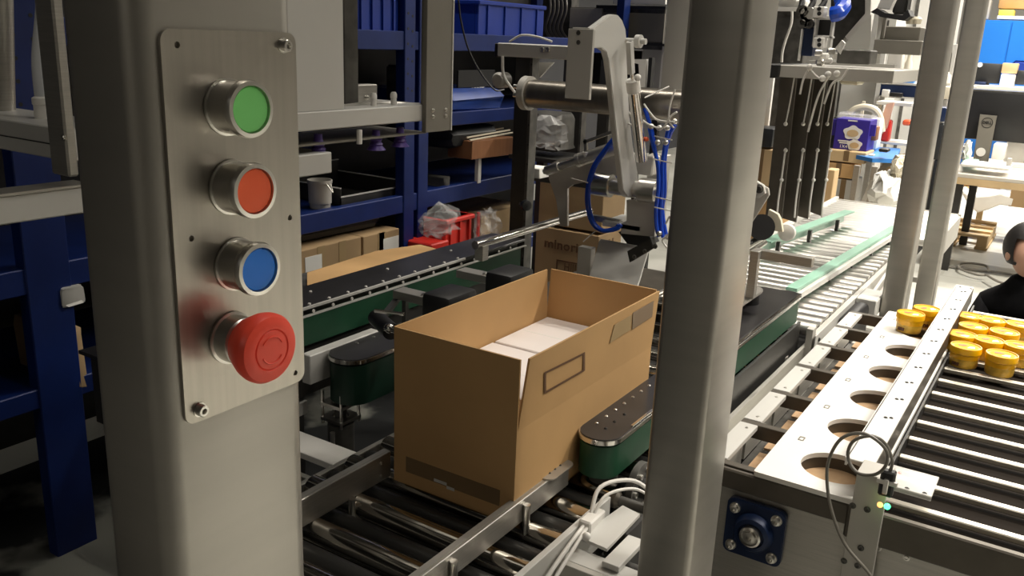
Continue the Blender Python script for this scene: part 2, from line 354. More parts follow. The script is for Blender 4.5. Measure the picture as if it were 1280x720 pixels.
rf = flap(V((CX1, CY0+.004, FZ)), V((CX1, CY1, FZ)), (V((.010, .012, 0)), V((.010, -.004, 0))))
flap(V((CX1, CY1, FZ)), V((CX0+.002, CY1, FZ)), (V((0, .004, 0)), V((.004, .004, 0))))
flap(V((CX0, CY1, FZ)), V((CX0, CY0, FZ)), (V((-.002, -.010, 0)), V((-.003, .002, 0))))
def side_quad(poly, m, name, lift=.0016):                       # printing and one painted shade patch on the right-hand face
    pts = []
    for u, v in poly:
        p = P(u, v, x=CX1)
        if p.z > FZ: xx = CX1+.010*(p.z-FZ)/(TZ-FZ)
        else: xx = CX1
        pts.append(P(u, v, x=xx+lift))
    return MB().prism(pts, (.0006, 0, 0)).build(name, m, ct)
for q4 in ([(681, 465), (731, 440), (731, 442.5), (681, 467.5)], [(681, 489.5), (730, 461.5), (730, 464), (681, 492)], [(680, 466), (682.5, 464.5), (682.5, 490.5), (680, 492)], [(728.5, 441.5), (731, 440), (731, 463), (728.5, 464.5)]):
    side_quad(q4, 'print', 'printed_line')
side_quad([(791, 391), (817, 376), (815, 396), (790, 412)], 'tape', 'printed_block')
side_quad([(768, 406), (790, 393), (788, 412), (762, 429)], 'tapel', 'faded_block')  # second patch paints shade falling on the flap as a darker tan
MB().box(CX0+.03, CX1-.03, CY0-.0006, CY0, CZ+.028, CZ+.06).build('bottom_tape', 'tape', ct)
for x_, w_, z_ in ((-.915, .03, .782), (-.885, .018, .776)): MB().box(x_, x_+w_, CY0-.0012, CY0-.0004, z_, z_+.006).build('scuff_mark', 'lpaint', ct)
bx = thing('white_inner_box', 'plain white box in the brown carton, farther of the two', 'box', ((CX0+CX1)/2, 1.66, .76), 'white boxes inside the carton')
MB().box(CX0+.006, CX1-.008, 1.532, CY1-.006, .757, .951, .002).build('box_body', 'wbox', bx)
MB().box(CX0+.02, CX1-.02, 1.635, 1.638, .951, .9513).build('lid_seam', 'paper', bx)
copy_tree(bx, None, (bx.location.x, bx.location.y-.236, bx.location.z), 'plain white box in the brown carton, nearer the front corner gap')

# ------------------------------------------------------------------ roller conveyor under the carton
rc = thing('roller_conveyor', 'low roller conveyor with steel side rails under the open carton', 'conveyor', (-.9, 1.6, 0))
XL, XR = -1.16, -.655
rl = MB().cyl(V((XL, .90, .722)), V((XR, .90, .722)), .024, seg=20).build('roller', 'roller', rc)
ax = MB().cyl(V((XL-.01, .90, .722)), V((XR+.01, .90, .722)), .008, seg=8).build('axle', 'zinc', rl)
dl = MB().cyl(V((XL, .955, .712)), V((XR, .955, .712)), .022, seg=20).build('roller', 'droller', rc, label='dark coated roller')
for k in range(1, 17): clone(rl, (0, .112*k, 0), rc)
for k in range(1, 17): clone(dl, (0, .112*k, 0), rc)
sr = MB().box(XR+.004, XR+.016, .55, 1.40, .66, .752, .001).build('side_rail', 'lpaint', rc)
for y in (.98, 1.1, 1.22, 1.34): bolt(V((XR+.016, y, .70)), X, .005, sr)
MB().box(XR+.03, XR+.042, 1.42, 2.74, .62, .70, .001).build('side_rail', 'steel', rc)
MB().box(XL-.016, XL-.004, .55, 2.74, .62, .735, .001).build('side_rail', 'steel', rc)
for y in (.95, 1.62, 2.73):
    for x in (XL-.0, XR+.0): MB().box(x-.015, x+.015, y-.015, y+.015, 0, .62, .002).build('leg', 'paint', rc)
for y in (1.2, 2.3): MB().box(XL, XR, y-.03, y+.03, .5, .56, .003).build('crossmember', 'darkst', rc)
MB().box(XL-.05, XR+.02, .5, 2.7, .34, .36, .003).build('base_tray', 'pan', rc)  # black tray stands in for the floor shadow below the rollers
# guide beams either side of the carton
def guide(x0, x1, ya, yb, z0, z1):
    gb = MB().box(x0, x1, ya, yb, z0, z1, .001).box(x0-.012, x0, ya, yb, z1-.004, z1, 0).build('guide_beam', 'steel', rc)
    return gb
gz = .80
gr = guide(-.732, -.726, .60, 1.385, .755, gz)
MB().prism([V((x, y, gz)) for x, y in capsule(-.752, -.716, 1.30, 1.395)], (0, 0, .003)).build('guide_end_plate', 'steel', gr)
for y in (1.325, 1.345, 1.365): bolt(V((-.736, y, gz+.003)), Z, .0025, gr, 'darkst')
for y in (1.0, 1.22): MB().cyl(V((-.72, y, .69)), V((-.72, y, gz-.01)), .007, seg=10).build('beam_stand', 'zinc', gr)
lxx = P(430, 593, z=gz).x
gl = guide(lxx, lxx+.006, .60, P(484, 562, z=gz).y, .745, gz)
for z in (.757, .785): bolt(V((lxx+.006, P(474, 570, z=gz).y, z)), X, .003, gl)
MB().cyl(V((lxx+.012, 1.10, .69)), V((lxx+.012, 1.10, .75)), .007, seg=10).build('beam_stand', 'zinc', gl)
# ------------------------------------------------------------------ side belt on the right of the carton
def side_belt(name, label, x0, x1, y0, y1, z0, z1, top, skin='green'):
    t = thing(name, label, 'belt drive', ((x0+x1)/2, (y0+y1)/2, z0))
    lo = capsule(x0, x1, y0, y1, 10)
    MB().prism([V((a, b, z0)) for a, b in lo], (0, 0, z1-z0-.016)).build('belt', skin, t)
    e = .004
    lo2 = capsule(x0-e, x1+e, y0-e, y1+e, 10)
    MB().prism([V((a, b, z1-.015)) for a, b in capsule(x0+e, x1-e, y0+e, y1-e, 10)], (0, 0, .004)).build('belt_groove', 'darkst', t)
    MB().prism([V((a, b, z1-.011)) for a, b in lo2], (0, 0, .010), .001).build('rim_plate', 'chrome', t)
    MB().prism([V((a, b, z1-.002)) for a, b in capsule(x0-.001, x1+.001, y0-.001, y1+.001, 10)], (0, 0, .003)).build('top_plate', top, t)
    return t
rb = side_belt('right_side_belt', 'long green side belt drive touching the carton on its right', -.733, -.650, 1.405, 2.74, .775, .858, 'blackg')
rb.name = 'side_belt'
n0 = bolt(V((-.715, 1.47, .859)), Z, .0030, rb, 'zinc')
for k in range(1, 15): clone(n0, (0, .042*k, 0), rb)
for y in (1.46, 1.50, 1.545): bolt(V((-.69, y, .859)), Z, .003, rb, 'darkst')
MB().box(-.654, -.649, 1.50, 2.72, .850, .862, 0).build('edge_strip', 'chrome', rb)
MB().box(-.648, -.640, 1.85, 2.72, .64, .772, .001).build('lower_skirt', 'darkst', rb)
for y in (1.75, 2.6): MB().box(-.70, -.68, y-.02, y+.02, .745, .775, .002).build('bracket_leg', 'steel', rb)
MB().cyl(V((-.692, 1.47, .745)), V((-.692, 1.47, .775)), .03, seg=18).build('pulley_hub', 'grime', rb)
MB().box(-.84, -.656, 2.12, 2.72, .8595, .8625, .001).build('wide_plate', 'blackg', rb)
rp = MB().prism([V((a, b, .897)) for a, b in capsule(-.80, -.715, 2.26, 2.56, 8)], (0, 0, .007)).build('swivel_plate', 'steel', rb)
for yy in (2.31, 2.51): MB().cyl(V((-.757, yy, .8626)), V((-.757, yy, .8969)), .038, seg=24).build('guide_wheel', 'black', rb)
q = P(938, 372, z=.904)
MB().box(q.x-.012, q.x+.012, q.y-.012, q.y+.012, .904, P(938, 312, y=q.y).z, .001).build('square_pin', 'steel', rb)
# left belt
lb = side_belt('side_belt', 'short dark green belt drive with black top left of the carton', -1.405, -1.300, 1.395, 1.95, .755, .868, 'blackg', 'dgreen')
for x, y in ((-1.385, 1.50), (-1.385, 1.56), (-1.33, 1.62), (-1.37, 1.66), (-1.33, 1.7)): bolt(V((x, y, .867)), Z, .004, lb)
MB().box(-1.43, -1.402, 1.36, 1.60, .80, .872, .002).build('angle_bracket', 'lpaint', lb)
c = V((-1.375, 1.43, 0))
for dz in (.738, .700): MB().sheet_holes(rrect(c.x-.035, c.x+.035, c.y-.035, c.y+.035, .004), [circ(c.x, c.y, .02, 16)], V((0, 0, dz)), X, Y, .008).build('cage_plate', 'zinc', lb)
for sx in (-.03, .03):
    for sy in (-.03, .03): MB().cyl(V((c.x+sx, c.y+sy, .69)), V((c.x+sx, c.y+sy, .775)), .004, seg=8).build('cage_pillar', 'zinc', lb)
MB().cyl(V((c.x, c.y, .62)), V((c.x, c.y, .775)), .014, seg=14).cyl(V((c.x, c.y, .60)), V((c.x, c.y, .69)), .032, seg=20).build('gear_motor', 'grime', lb)
MB().cyl(V((-1.335, 1.36, .61)), V((-1.335, 1.36, .70)), .006, seg=8).build('threaded_post', 'zinc', lb)
# clamp blocks between the left belt and the carton
for i, (u, v, dx) in enumerate(((565, 372, .10), (640, 345, .10))):
    p = P(u, v, x=-1.12)
    cb = thing('clamp_block', ('black clamp block behind the left rim of the carton, nearer one', 'black clamp block behind the left rim of the carton, farther one')[i], 'clamp', (p.x, p.y, p.z-.10), 'clamp blocks left of the carton')
    MB().box(p.x-.05, p.x+.03, p.y-.05, p.y+.06, p.z-.055, p.z+.015, .012, 2).build('block', 'black', cb)
    MB().box(p.x-.16, p.x-.03, p.y-.015, p.y+.025, p.z-.03, p.z-.01, .001).build('arm', 'steel', cb)
    bolt(V((p.x-.08, p.y, p.z-.01)), Z, .006, cb)
    MB().box(p.x-.01, p.x+.01, p.y-.01, p.y+.01, .55, p.z-.055, 0).build('stand', 'darkst', cb)
p = P(492, 412, x=-1.10)
kn = thing('clamp_fitting', 'chrome clamp fitting with a knob at the near left corner of the carton', 'clamp', (p.x, p.y, p.z-.02))
MB().cyl(p+V((-.10, .06, -.01)), p+V((-.015, .01, -.01)), .018, seg=18).build('arm', 'black', kn)
MB().cyl(p+V((-.02, 0, 0)), p+V((.02, .0, 0)), .008, seg=14).cyl(p+V((-.05, 0, .03)), p+V((.01, .02, .03)), .004, seg=10).sph(p+V((-.01, 0, .0)), .011).build('knob', 'chrome', kn)
MB().bar(p+V((-.09, .055, -.02)), V((-1.335, 1.62, p.z-.03)), .012, .012).bar(V((-1.335, 1.62, p.z-.03)), V((-1.335, 1.621, .869)), .012, .012).build('stand', 'darkst', kn)
# ------------------------------------------------------------------ tall green belt guard on the far left
gg = thing('belt_guard', 'long green side guard with black riveted top left of the carton', 'belt drive', (-1.55, 1.9, .84))
MB().box(-1.52, -1.50, .95, 2.42, .850, .925, .002).build('green_skirt', 'green', gg)
MB().box(-1.64, -1.506, .95, 2.45, .940, .948, .001).build('top_plate', 'blackg', gg)
MB().box(-1.503, -1.497, .95, 2.10, .944, .950, 0).box(-1.505, -1.498, .95, 2.45, .924, .928, 0).build('edge_strip', 'lpaint', gg)
MB().box(-1.60, -1.515, .95, 2.42, .80, .94, .002).build('core', 'darkst', gg)
n0 = bolt(V((-1.502, 1.2, .934)), X, .0036, gg, 'white', .003)
n1 = bolt(V((-1.515, 1.2, .948)), Z, .0036, gg, 'white', .003)
for k in range(1, 18): clone(n0, (0, .068*k, 0), gg)
for k in range(1, 14): clone(n1, (0, .068*k, 0), gg)
for k in (0, 3, 6, 9): clone(n1, (-.075, .05+.1*k, 0), gg)
for y in (1.1, 2.2): MB().box(-1.585, -1.545, y-.02, y+.02, 0, .80, .002).build('leg', 'darkst', gg)
# angle rails on the left deck
dk = thing('conveyor_subframe', 'pale steel angle frame low between the control post and the carton', 'machine frame', (-1.4, 1.4, .6))
MB().box(-1.495, -1.10, 1.245, 1.32, .685, .70, .001).build('cross_plate', 'white', dk)
MB().box(-1.45, -1.12, 1.18, 1.195, .66, .69, .001).build('cross_strip', 'zinc', dk)
MB().box(-1.495, -1.455, 1.30, 1.40, .701, .735, .001).build('square_tube', 'lpaint', dk)
a0 = P(383, 445, x=-1.46); a1 = P(462, 415, x=-1.46)
MB().box(-1.48, -1.46, .95, a1.y, a0.z-.035, a0.z, .001).build('angle_rail', 'lpaint', dk)
MB().box(-1.48, -1.46, .95, a1.y, a0.z-.10, a0.z-.036, 0).build('angle_web', 'grime', dk)
for x, y in ((-1.47, 1.28), (-1.2, 1.28)): MB().box(x-.02, x+.02, y-.02, y+.02, 0, .685, .001).build('leg', 'darkst', dk)
MB().box(-1.44, -1.18, 1.06, 1.10, .55, .62, .001).build('lower_crossbar', 'grime', dk)
MB().box(-1.53, -1.20, .5, 2.4, .30, .33, .002).build('base_pan', 'pan', dk)  # black sheet added where the floor behind the left belt lies in shade
mt_ = MB().box(-3.05, -.56, -1.0, 3.1, 0, .008, .002).build('floor_mat', 'matm', None, 'dark worn floor mat with pale scuffs under the machines at lower left', 'mat')  # added sheet, its dark colour stands in for shade on the floor
# ------------------------------------------------------------------ sensor bracket at the conveyor edge (bottom centre)
sb = thing('sensor_bracket', 'small aluminium sensor bracket with white cables at the bottom edge', 'sensor', (-.6, 1.15, .62))
MB().box(-.636, -.50, 1.185, 1.20, .63, .725, .001).build('front_plate', 'paint', sb)
bolt(V((-.565, 1.185, .69)), -Y, .004, sb); bolt(V((-.62, 1.185, .69)), -Y, .004, sb)
MB().box(-.636, -.50, 1.20, 1.245, .717, .725, .001).build('top_flange', 'lpaint', sb)
MB().prism([V((-.63, 1.255, .735)), V((-.57, 1.25, .735)), V((-.56, 1.36, .755)), V((-.60, 1.37, .755))], (0, 0, .006)).build('reflector_plate', 'lpaint', sb)
MB().box(-.562, -.530, 1.215, 1.32, .727, .738, .001).build('slide_rail', 'lpaint', sb)
MB().cyl(V((-.54, 1.262, .705)), V((-.48, 1.262, .705)), .016, seg=16).build('motor_cap', 'grime', sb)
MB().cyl(V((-.53, 1.184, .67)), V((-.53, 1.196, .67)), .022, seg=20).build('round_cover', 'black', sb)
MB().tube([V((-.632, 1.30, .755)), V((-.635, 1.34, .80)), V((-.60, 1.40, .80)), V((-.565, 1.42, .775)), V((-.55, 1.41, .75))], .004).build('cable', 'wcable', sb)
MB().tube([V((-.628, 1.30, .755)), V((-.62, 1.335, .79)), V((-.59, 1.39, .79)), V((-.56, 1.41, .77)), V((-.548, 1.405, .748))], .003).build('cable', 'wcable', sb)
MB().tube([V((-.632, 1.30, .755)), V((-.625, 1.22, .75)), V((-.622, 1.12, .72)), V((-.62, 1.02, .66)), V((-.62, .9, .6))], .004).build('cable', 'wcable', sb)
MB().tube([V((-.626, 1.30, .757)), V((-.617, 1.22, .745)), V((-.613, 1.12, .71)), V((-.612, 1.02, .65)), V((-.615, .9, .6))], .0035).build('cable', 'wcable', sb)
MB().box(-.64, -.615, 1.27, 1.33, .735, .765, .003).sph(V((-.612, 1.25, .75)), .008).build('cable_clip', 'wcable', sb)
# chain drive seen between the right belt and the central post
cd = thing('chain_drive', 'dark sprocket and threaded shaft under the right belt beside the centre post', 'drive', (-.62, 1.62, .6))
MB().cyl(V((-.632, 1.50, .735)), V((-.618, 1.50, .735)), .052, seg=32).build('sprocket', 'grime', cd)
MB().cyl(V((-.64, 1.50, .735)), V((-.60, 1.50, .735)), .022, seg=20).build('hub', 'darkst', cd)
for k in range(6): MB().cyl(V((-.618, 1.50+.036*math.cos(k*1.05), .735+.036*math.sin(k*1.05))), V((-.612, 1.50+.036*math.cos(k*1.05), .735+.036*math.sin(k*1.05))), .006, seg=10).build('bolt', 'zinc', cd)
MB().cyl(V((-.645, 1.425, .735)), V((-.50, 1.425, .735)), .010, seg=14).build('threaded_shaft', 'grime', cd)
MB().lathe([(.016, 0), (.018, .004), (.018, .014), (.012, .02)], V((-.650, 1.425, .735)), X, 14).build('shaft_nut', 'bronze', cd)
MB().box(-.632, -.60, 1.40, 1.58, .30, .684, .003).build('drive_bracket', 'darkst', cd)
MB().box(-.63, -.54, 1.40, 1.60, .0, .30, .0).build('drive_base', 'darkst', cd)

# ------------------------------------------------------------------ frame posts
def post(x0, x1, y0, y1, lab, m='post', z1=2.4, top=None):
    t = thing('frame_post', lab, 'post', ((x0+x1)/2, (y0+y1)/2, 0))
    MB().box(x0, x1, y0, y1, 0, z1, .010, 3).build('post_body', m, t)
    MB().box(x0-.03, x1+.03, y0-.03, y1+.03, 0, .012, .002).build('foot_plate', 'steel', t)
    return t
a = P(857, 0, y=1.15); b = P(920, 0, y=1.15)
post(-.472, -.386, 1.15, 1.275, 'thick dark-faced steel post in the middle, right of the carton')
post(-.508, -.428, 3.3, 3.41, 'grey steel post beside the tray machine, nearer of the slanting pair')
post(-.512, -.432, 4.2, 4.30, 'grey steel post behind the yellow tubs, farther of the slanting pair')
# hanging guide column beyond the arm
h = P(822, 145, y=2.75); h2 = P(852, 145, y=2.75)
hc = thing('guide_column', 'pale grey steel column ending above the blue hoses left of the centre post', 'post', ((h.x+h2.x)/2, 2.8, h.z))
MB().box(h.x, h2.x, 2.75, 2.84, h.z, 2.4, .006, 2).build('column_body', 'lpaint', hc)
MB().box(h.x+.004, h2.x+.02, 2.74, 2.85, h.z-.02, h.z, .001).build('column_foot', 'paint', hc)

# ------------------------------------------------------------------ tray machine on the right
tm = thing('tray_machine', 'stainless slat conveyor with a white perforated tray plate at lower right', 'machine', (-.1, 2.2, 0))
RX0, RX1, TY0, TY1, TZ0 = -.524, -.484, 1.58, 2.86, .80
YS = [1.58, 1.80, 2.015, 2.235, 2.445, 2.65, 2.84]
for k, (ya, yb) in enumerate(zip(YS, YS[1:])):
    r = MB().box(RX0, RX1, ya+.022, yb-.002, TZ0-.012, TZ0, .001).build('rail_segment', 'lpaint', tm)
    for yy in (ya+.045, yb-.028): bolt(V(((RX0+RX1)/2+.004, yy, TZ0)), Z, .0035, r, 'zinc', .001)
    MB().box(RX0+.006, RX0+.012, ya+.02, yb, TZ0-.10, TZ0-.012, 0).build('rail_web', 'steel', tm)
    MB().box(-.472, -.21, ya+.024, yb-.004, TZ0-.065, TZ0-.060, 0).build('bottom_tray', 'brownpad', tm)
    pr = [V((-.445, ya+.04, TZ0-.060)), V((-.415, ya+.04, TZ0-.032)), V((-.23, ya+.04, TZ0-.032)), V((-.212, ya+.04, TZ0-.060))]
    MB().prism(pr, (0, yb-ya-.06, 0)).build('kraft_pad', 'brownpad', tm)
for k, y in enumerate(YS):
    MB().box(RX0, -.21, y, y+.020, TZ0-.034, TZ0-.001, .001).build('cross_bar', 'bronze', tm)
MB().box(RX0+.012, RX0+.09, 1.6, 2.84, TZ0-.11, TZ0-.104, 0).build('gutter', 'grime', tm)
holes = [circ(-.290, 1.675+.2095*k, .066, 36) for k in range(6)]
MB().sheet_holes(rrect(-.418, -.210, 1.562, 2.90, .006), holes, V((0, 0, TZ0)), X, Y, .010).build('tray_plate', 'white', tm)
for k in range(6):
    MB().lathe([(.0675, -.024), (.0675, .0), (.0655, 0), (.0655, -.024), (.0675, -.024)], V((-.290, 1.675+.2095*k, TZ0-.0005)), Z, 36, False).build('hole_lip', 'bronze', tm)
    MB().prism([V((a, b, TZ0-.029)) for a, b in circ(-.29, 1.675+.2095*k, .067, 24)], (0, 0, .006)).build('cup_bottom', 'brownpad', tm)
sc = MB().sheet_holes(rrect(-.388, -.376, 1.758, 1.778, .002, 2), [rrect(-.3855, -.3785, 1.761, 1.775, .001, 2)], V((0, 0, TZ0+.0101)), X, Y, .0008).build('plate_clip', 'cable', tm)
for k in range(1, 6): clone(sc, (0, .2095*k, 0), tm)
# raised bar with screw pairs
BZ = .872
rbx = MB().box(-.262, -.212, 1.60, 3.15, BZ-.004, BZ, .001).box(-.263, -.259, 1.60, 3.15, BZ-.015, BZ, 0).build('cover_bar', 'white', tm)
MB().box(-.2145, -.2115, 1.60, 3.15, BZ-.05, BZ-.004, 0).build('bar_skirt', 'bronze', tm)
s0 = bolt(V((-.238, 1.72, BZ)), Z, .0035, rbx, 'darkst', .002, 'screw'); s1 = bolt(V((-.228, 1.725, BZ)), Z, .0035, rbx, 'darkst', .002, 'screw')
for k in range(1, 12): clone(s0, (0, .122*k, 0), rbx); clone(s1, (0, .122*k, 0), rbx)
for x in (-.248, -.217): bolt(V((x, 3.12, BZ)), Z, .004, rbx, 'darkst', .002, 'screw')
MB().box(-.25, -.215, 3.07, 3.11, .6, BZ-.004, .001).build('bar_support', 'steel', tm)
# slats
sl = MB().box(-.20, .62, 1.62, 1.638, .788, .800, .002).build('slat', 'slatm', tm)
for k in range(1, 15): clone(sl, (0, .1065*k, 0), tm)
MB().box(-.20, .62, 1.60, 3.16, .768, .780, 0).build('slat_bed', 'bed', tm)
MB().box(-.205, -.20, 1.60, 3.16, .74, .81, 0).build('bed_edge', 'darkst', tm)
# end plate, stand bracket, bearing
MB().box(-.532, .62, 1.575, 1.581, .50, .765, .001).build('end_plate', 'steel', tm)
MB().box(-.52, -.23, 1.562, 1.575, .757, .798, .003).build('end_strip', 'bronze', tm)
MB().box(-.24, .62, 1.558, 1.575, .735, .80, .003).build('end_strip', 'bronze', tm)
for u, v in ((878, 628), (876, 648)): bolt(P(u, v, y=1.575), -Y, .005, tm)
for u, v in ((1098, 685), (1133, 697)): bolt(P(u, v, y=1.575), -Y, .005, tm)
x0 = P(1062, 650, y=1.55).x; x1 = P(1103, 650, y=1.55).x
st = MB().box(x0, x1, 1.545, 1.556, .60, BZ+.002, .001).box(x0, x1, 1.545, 1.605, BZ, BZ+.004, .001).build('bar_bracket', 'paint', tm)
for u, v in ((1066, 632), (1084, 637), (1076, 685), (1055, 701), (1072, 707)): bolt(P(u, v, y=1.545), -Y, .0048, st, 'grime')
c = P(945, 661, y=1.574)
bh = MB().prism([V((c.x+a, 1.574, c.z+b)) for a, b in rrect(-.058, .058, -.060, .060, .014, 5)], (0, -.016, 0), .002).build('bearing_housing', 'navy', tm)
MB().lathe([(.040, 0), (.038, .010), (.034, .016), (.026, .018), (.024, .012)], V((c.x, 1.558, c.z)), -Y, 32).build('bearing_collar', 'navy', bh)
MB().lathe([(.021, 0), (.021, .022), (.017, .024), (.016, .020), (.012, .020), (.012, .026), (.005, .027), (.004, .02)], V((c.x, 1.556, c.z)), -Y, 28).build('shaft_end', 'zinc', bh)
for a, b in ((-.041, .041), (.041, .041), (-.041, -.041), (.041, -.041)):
    MB().lathe([(.011, 0), (.011, .003), (.008, .003), (.008, .010), (.006, .011), (.004, .011), (.004, .006)], V((c.x+a, 1.558, c.z+b)), -Y, 18).build('washer_bolt', 'zinc', bh)
for x in (-.48, .5):
    for y in (1.62, 2.9): MB().box(x-.03, x+.03, y-.03, y+.03, 0, .69, .002).build('leg', 'steel', tm)
# photo sensor with LEDs, acrylic plate, looped cable
ps = thing('photo_sensor', 'small black photo sensor with green and orange lights on the bracket', 'sensor', (-.19, 1.53, .76))
c = P(1108, 607, y=1.53)
MB().box(c.x-.012, c.x+.012, 1.525, 1.543, c.z-.020, c.z+.028, .003).build('sensor_body', 'black', ps)
MB().box(c.x-.016, c.x+.018, 1.522, 1.528, c.z+.004, c.z+.012, .001).box(c.x-.004, c.x+.004, 1.518, 1.526, c.z-.012, c.z+.016, .001).build('sensor_clamp', 'zinc', ps)
MB().sph(P(1109, 633, y=1.524), .0055).build('green_lamp', 'led', ps); MB().sph(P(1100, 631, y=1.524), .005).build('orange_lamp', 'ledo', ps)
MB().tube([P(1112, 592, y=1.535), P(1115, 575, y=1.53), P(1105, 553, y=1.52), P(1088, 545, y=1.51), P(1066, 552, y=1.51), P(1060, 572, y=1.51), P(1072, 591, y=1.50), P(1094, 593, y=1.50), P(1108, 580, y=1.50), P(1106, 560, y=1.495), P(1080, 542, y=1.49), P(1052, 548, y=1.49), P(1036, 575, y=1.49), P(1034, 605, y=1.49), P(1040, 640, y=1.49), P(1056, 680, y=1.49), P(1085, 715, y=1.49), P(1100, 740, y=1.50)], .003, 8).build('cable', 'cable', ps)
ap = thing('acrylic_plate', 'small clear acrylic plate with a red light spot lying over the slats', 'plate', (-.16, 1.62, .82))
pa = P(1120, 563, z=.83); 
MB().box(-.195, -.112, 1.625, 1.720, .826, .829, .001).build('clear_sheet', 'acryl', ap)
MB().box(-.195, -.112, 1.621, 1.626, .822, .832, .001).build('edge_flange', 'acryl', ap)
for x in (-.155, -.125): bolt(V((x, 1.632, .829)), Z, .0035, ap, 'darkst', .002)
MB().box(-.204, -.19, 1.63, 1.66, .822, .826, 0).build('holder', 'steel', ap)
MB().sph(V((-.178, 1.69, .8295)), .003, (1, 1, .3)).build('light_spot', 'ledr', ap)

# ------------------------------------------------------------------ yellow tubs
LIDS = [(1208, 432), (1253, 442), (1203, 417), (1237, 424), (1275, 431), (1217, 407), (1256, 414), (1212, 394), (1240, 399), (1276, 405)]
TUBS = []
for u, v in LIDS:
    p = P(u, v, z=.856); TUBS.append((p.x, p.y, .80))
LB = ['yellow tub at the front left of the group, standing alone beside the white bar', 'yellow tub in the front row, right of the corner tub', 'yellow tub half hidden by the white bar in the second row',
      'yellow tub in the middle of the second row on the slats', 'yellow tub cut by the picture edge in the second row', 'yellow tub in the third row, nearest the white bar', 'yellow tub in the third row, right one',
      'yellow tub in the rear row nearest the white bar', 'yellow tub in the middle of the rear row', 'yellow tub in the rear row beside the black clothes']
tb = thing('plastic_tub', LB[0], 'tub', TUBS[0], 'yellow tubs waiting on the slats')
o = V(TUBS[0])
MB().lathe([(.032, 0), (.034, .003), (.0358, .026), (.0358, .032)], o, Z, 28).build('tub_wall', 'cup', tb)
MB().lathe([(.0355, .024), (.0368, .026), (.0368, .038), (.0390, .040), (.0392, .052), (.0380, .056), (.0355, .056), (.0340, .0535), (.004, .0532)], o, Z, 32).build('lid', 'yellow', tb)
MB().lathe([(.0290, .0535), (.0290, .0542), (.004, .0543)], o, Z, 28).build('lid_label', 'yelloww', tb)
MB().prism([o+V((a, b,   .0545)) for a, b in ((.004, -.018), (.022, -.012), (.020, .004), (.008, -.002))], (0, 0, .0008)).build('pull_tab', 'white', tb)
MB().prism([o+V((a, b,   .0545)) for a, b in ((-.02, .002), (-.006, .012), (.004, .008), (-.004, -.004), (-.016, -.008))], (0, 0, .0006)).build('print_patch', 'orange', tb)
for i in range(1, len(TUBS)): copy_tree(tb, None, TUBS[i], LB[i], random.uniform(-.7, .7))
# letters on the front tub's wall
text('ms', .017, o+V((-.016, -.0330, .013)), V((.9, -.43, 0)).normalized(), Z, 'choc', 'printed_letters', tb, .0012, bold=.0008)
for i, (x, y, lb_) in enumerate(((*P(1139, 391, z=.867)[:2], 'yellow tub standing on the white tray plate, nearer one left of the bar'), (*P(1159, 385, z=.867)[:2], 'yellow tub standing on the white tray plate behind the first'))):
    copy_tree(tb, None, (x, y, .811), lb_, .6*i)['group'] = 'yellow tubs on the tray plate'

# ------------------------------------------------------------------ far roller conveyor
fc = thing('long_roller_conveyor', 'bright steel roller conveyor with mint green guide strips running away', 'conveyor', (-.88, 4.0, 0))
FX0, FX1 = -1.155, -.60
fr0 = MB().cyl(V((FX0+.01, 2.80, .728)), V((FX1-.01, 2.80, .728)), .021, seg=14).build('roller', 'froller', fc)
for k in range(1, 24): clone(fr0, (0, .0725*k, 0), fc)
fr1 = MB().cyl(V((FX0+.01, 4.55, .728)), V((-.50, 4.55, .728)), .021, seg=14).build('roller', 'froller', fc)
for k in range(1, 12): clone(fr1, (0, .0725*k, 0), fc)
MB().box(FX0-.012, FX0+.008, 2.78, 5.38, .66, .765, .002).build('side_rail', 'lpaint', fc)
MB().box(FX1-.008, FX1+.012, 2.74, 4.50, .60, .735, .002).build('side_rail', 'paint', fc)
MB().box(-.50, -.49, 4.50, 5.38, .62, .74, .002).build('side_rail', 'paint', fc)
MB().box(FX0, -.49, 5.38, 5.39, .66, .75, .001).build('end_rail', 'paint', fc)
MB().box(-.615, -.595, 2.70, 2.74, .56, .76, .001).build('end_bracket', 'paint', fc)
pn = MB().box(FX1+.012, FX1+.016, 2.70, 3.50, .48, .742, .001).build('side_panel', 'lpaint', fc)
for y, z in ((2.74, .72), (2.78, .69)): bolt(V((FX1+.016, y, z)), X, .006, pn, 'darkst')
MB().box(FX1+.016, FX1+.07, 2.98, 3.24, .58, .735, .02, 3).build('motor_cover', 'black', fc)
MB().box(FX1+.018, FX1+.09, 3.24, 3.40, .68, .745, .004).build('control_box', 'lpaint', fc)
MB().tube([V((-.56, 3.40, .72)), V((-.54, 3.55, .78)), V((-.56, 3.65, .70)), V((-.58, 3.5, .6))], .006).build('cable', 'wcable', fc)
for y in (2.9, 4.1, 5.3):
    for x in (FX0, FX1): MB().box(x-.02, x+.02, y-.02, y+.02, 0, .66, .002).build('leg', 'paint', fc)
for y in (2.9, 4.1, 5.3): MB().box(FX0, FX1, y-.015, y+.015, .35, .38, .002).build('tie_bar', 'paint', fc)
MB().bar(V((-.748, 2.98, .80)), V((-.672, 4.45, .80)), .040, .012, bev=.001).build('guide_strip', 'mint', fc)
MB().bar(V((-.722, 2.98, .782)), V((-.646, 4.45, .782)), .016, .020).build('strip_carrier', 'lpaint', fc)
MB().bar(V((-1.045, 3.55, .80)), V((-.935, 4.55, .80)), .006, .055, bev=.001).build('guide_strip', 'mint', fc)
MB().bar(V((-1.02, 3.55, .828)), V((-.91, 4.55, .828)), .050, .006).build('guide_strip', 'mint', fc)
for k in range(5):
    y = 3.1+.3*k; x = -.742+.052*(y-2.98)+.0
    MB().box(x-.008, x+.008, y-.008, y+.008, .74, .782).build('strip_stand', 'darkst', fc)
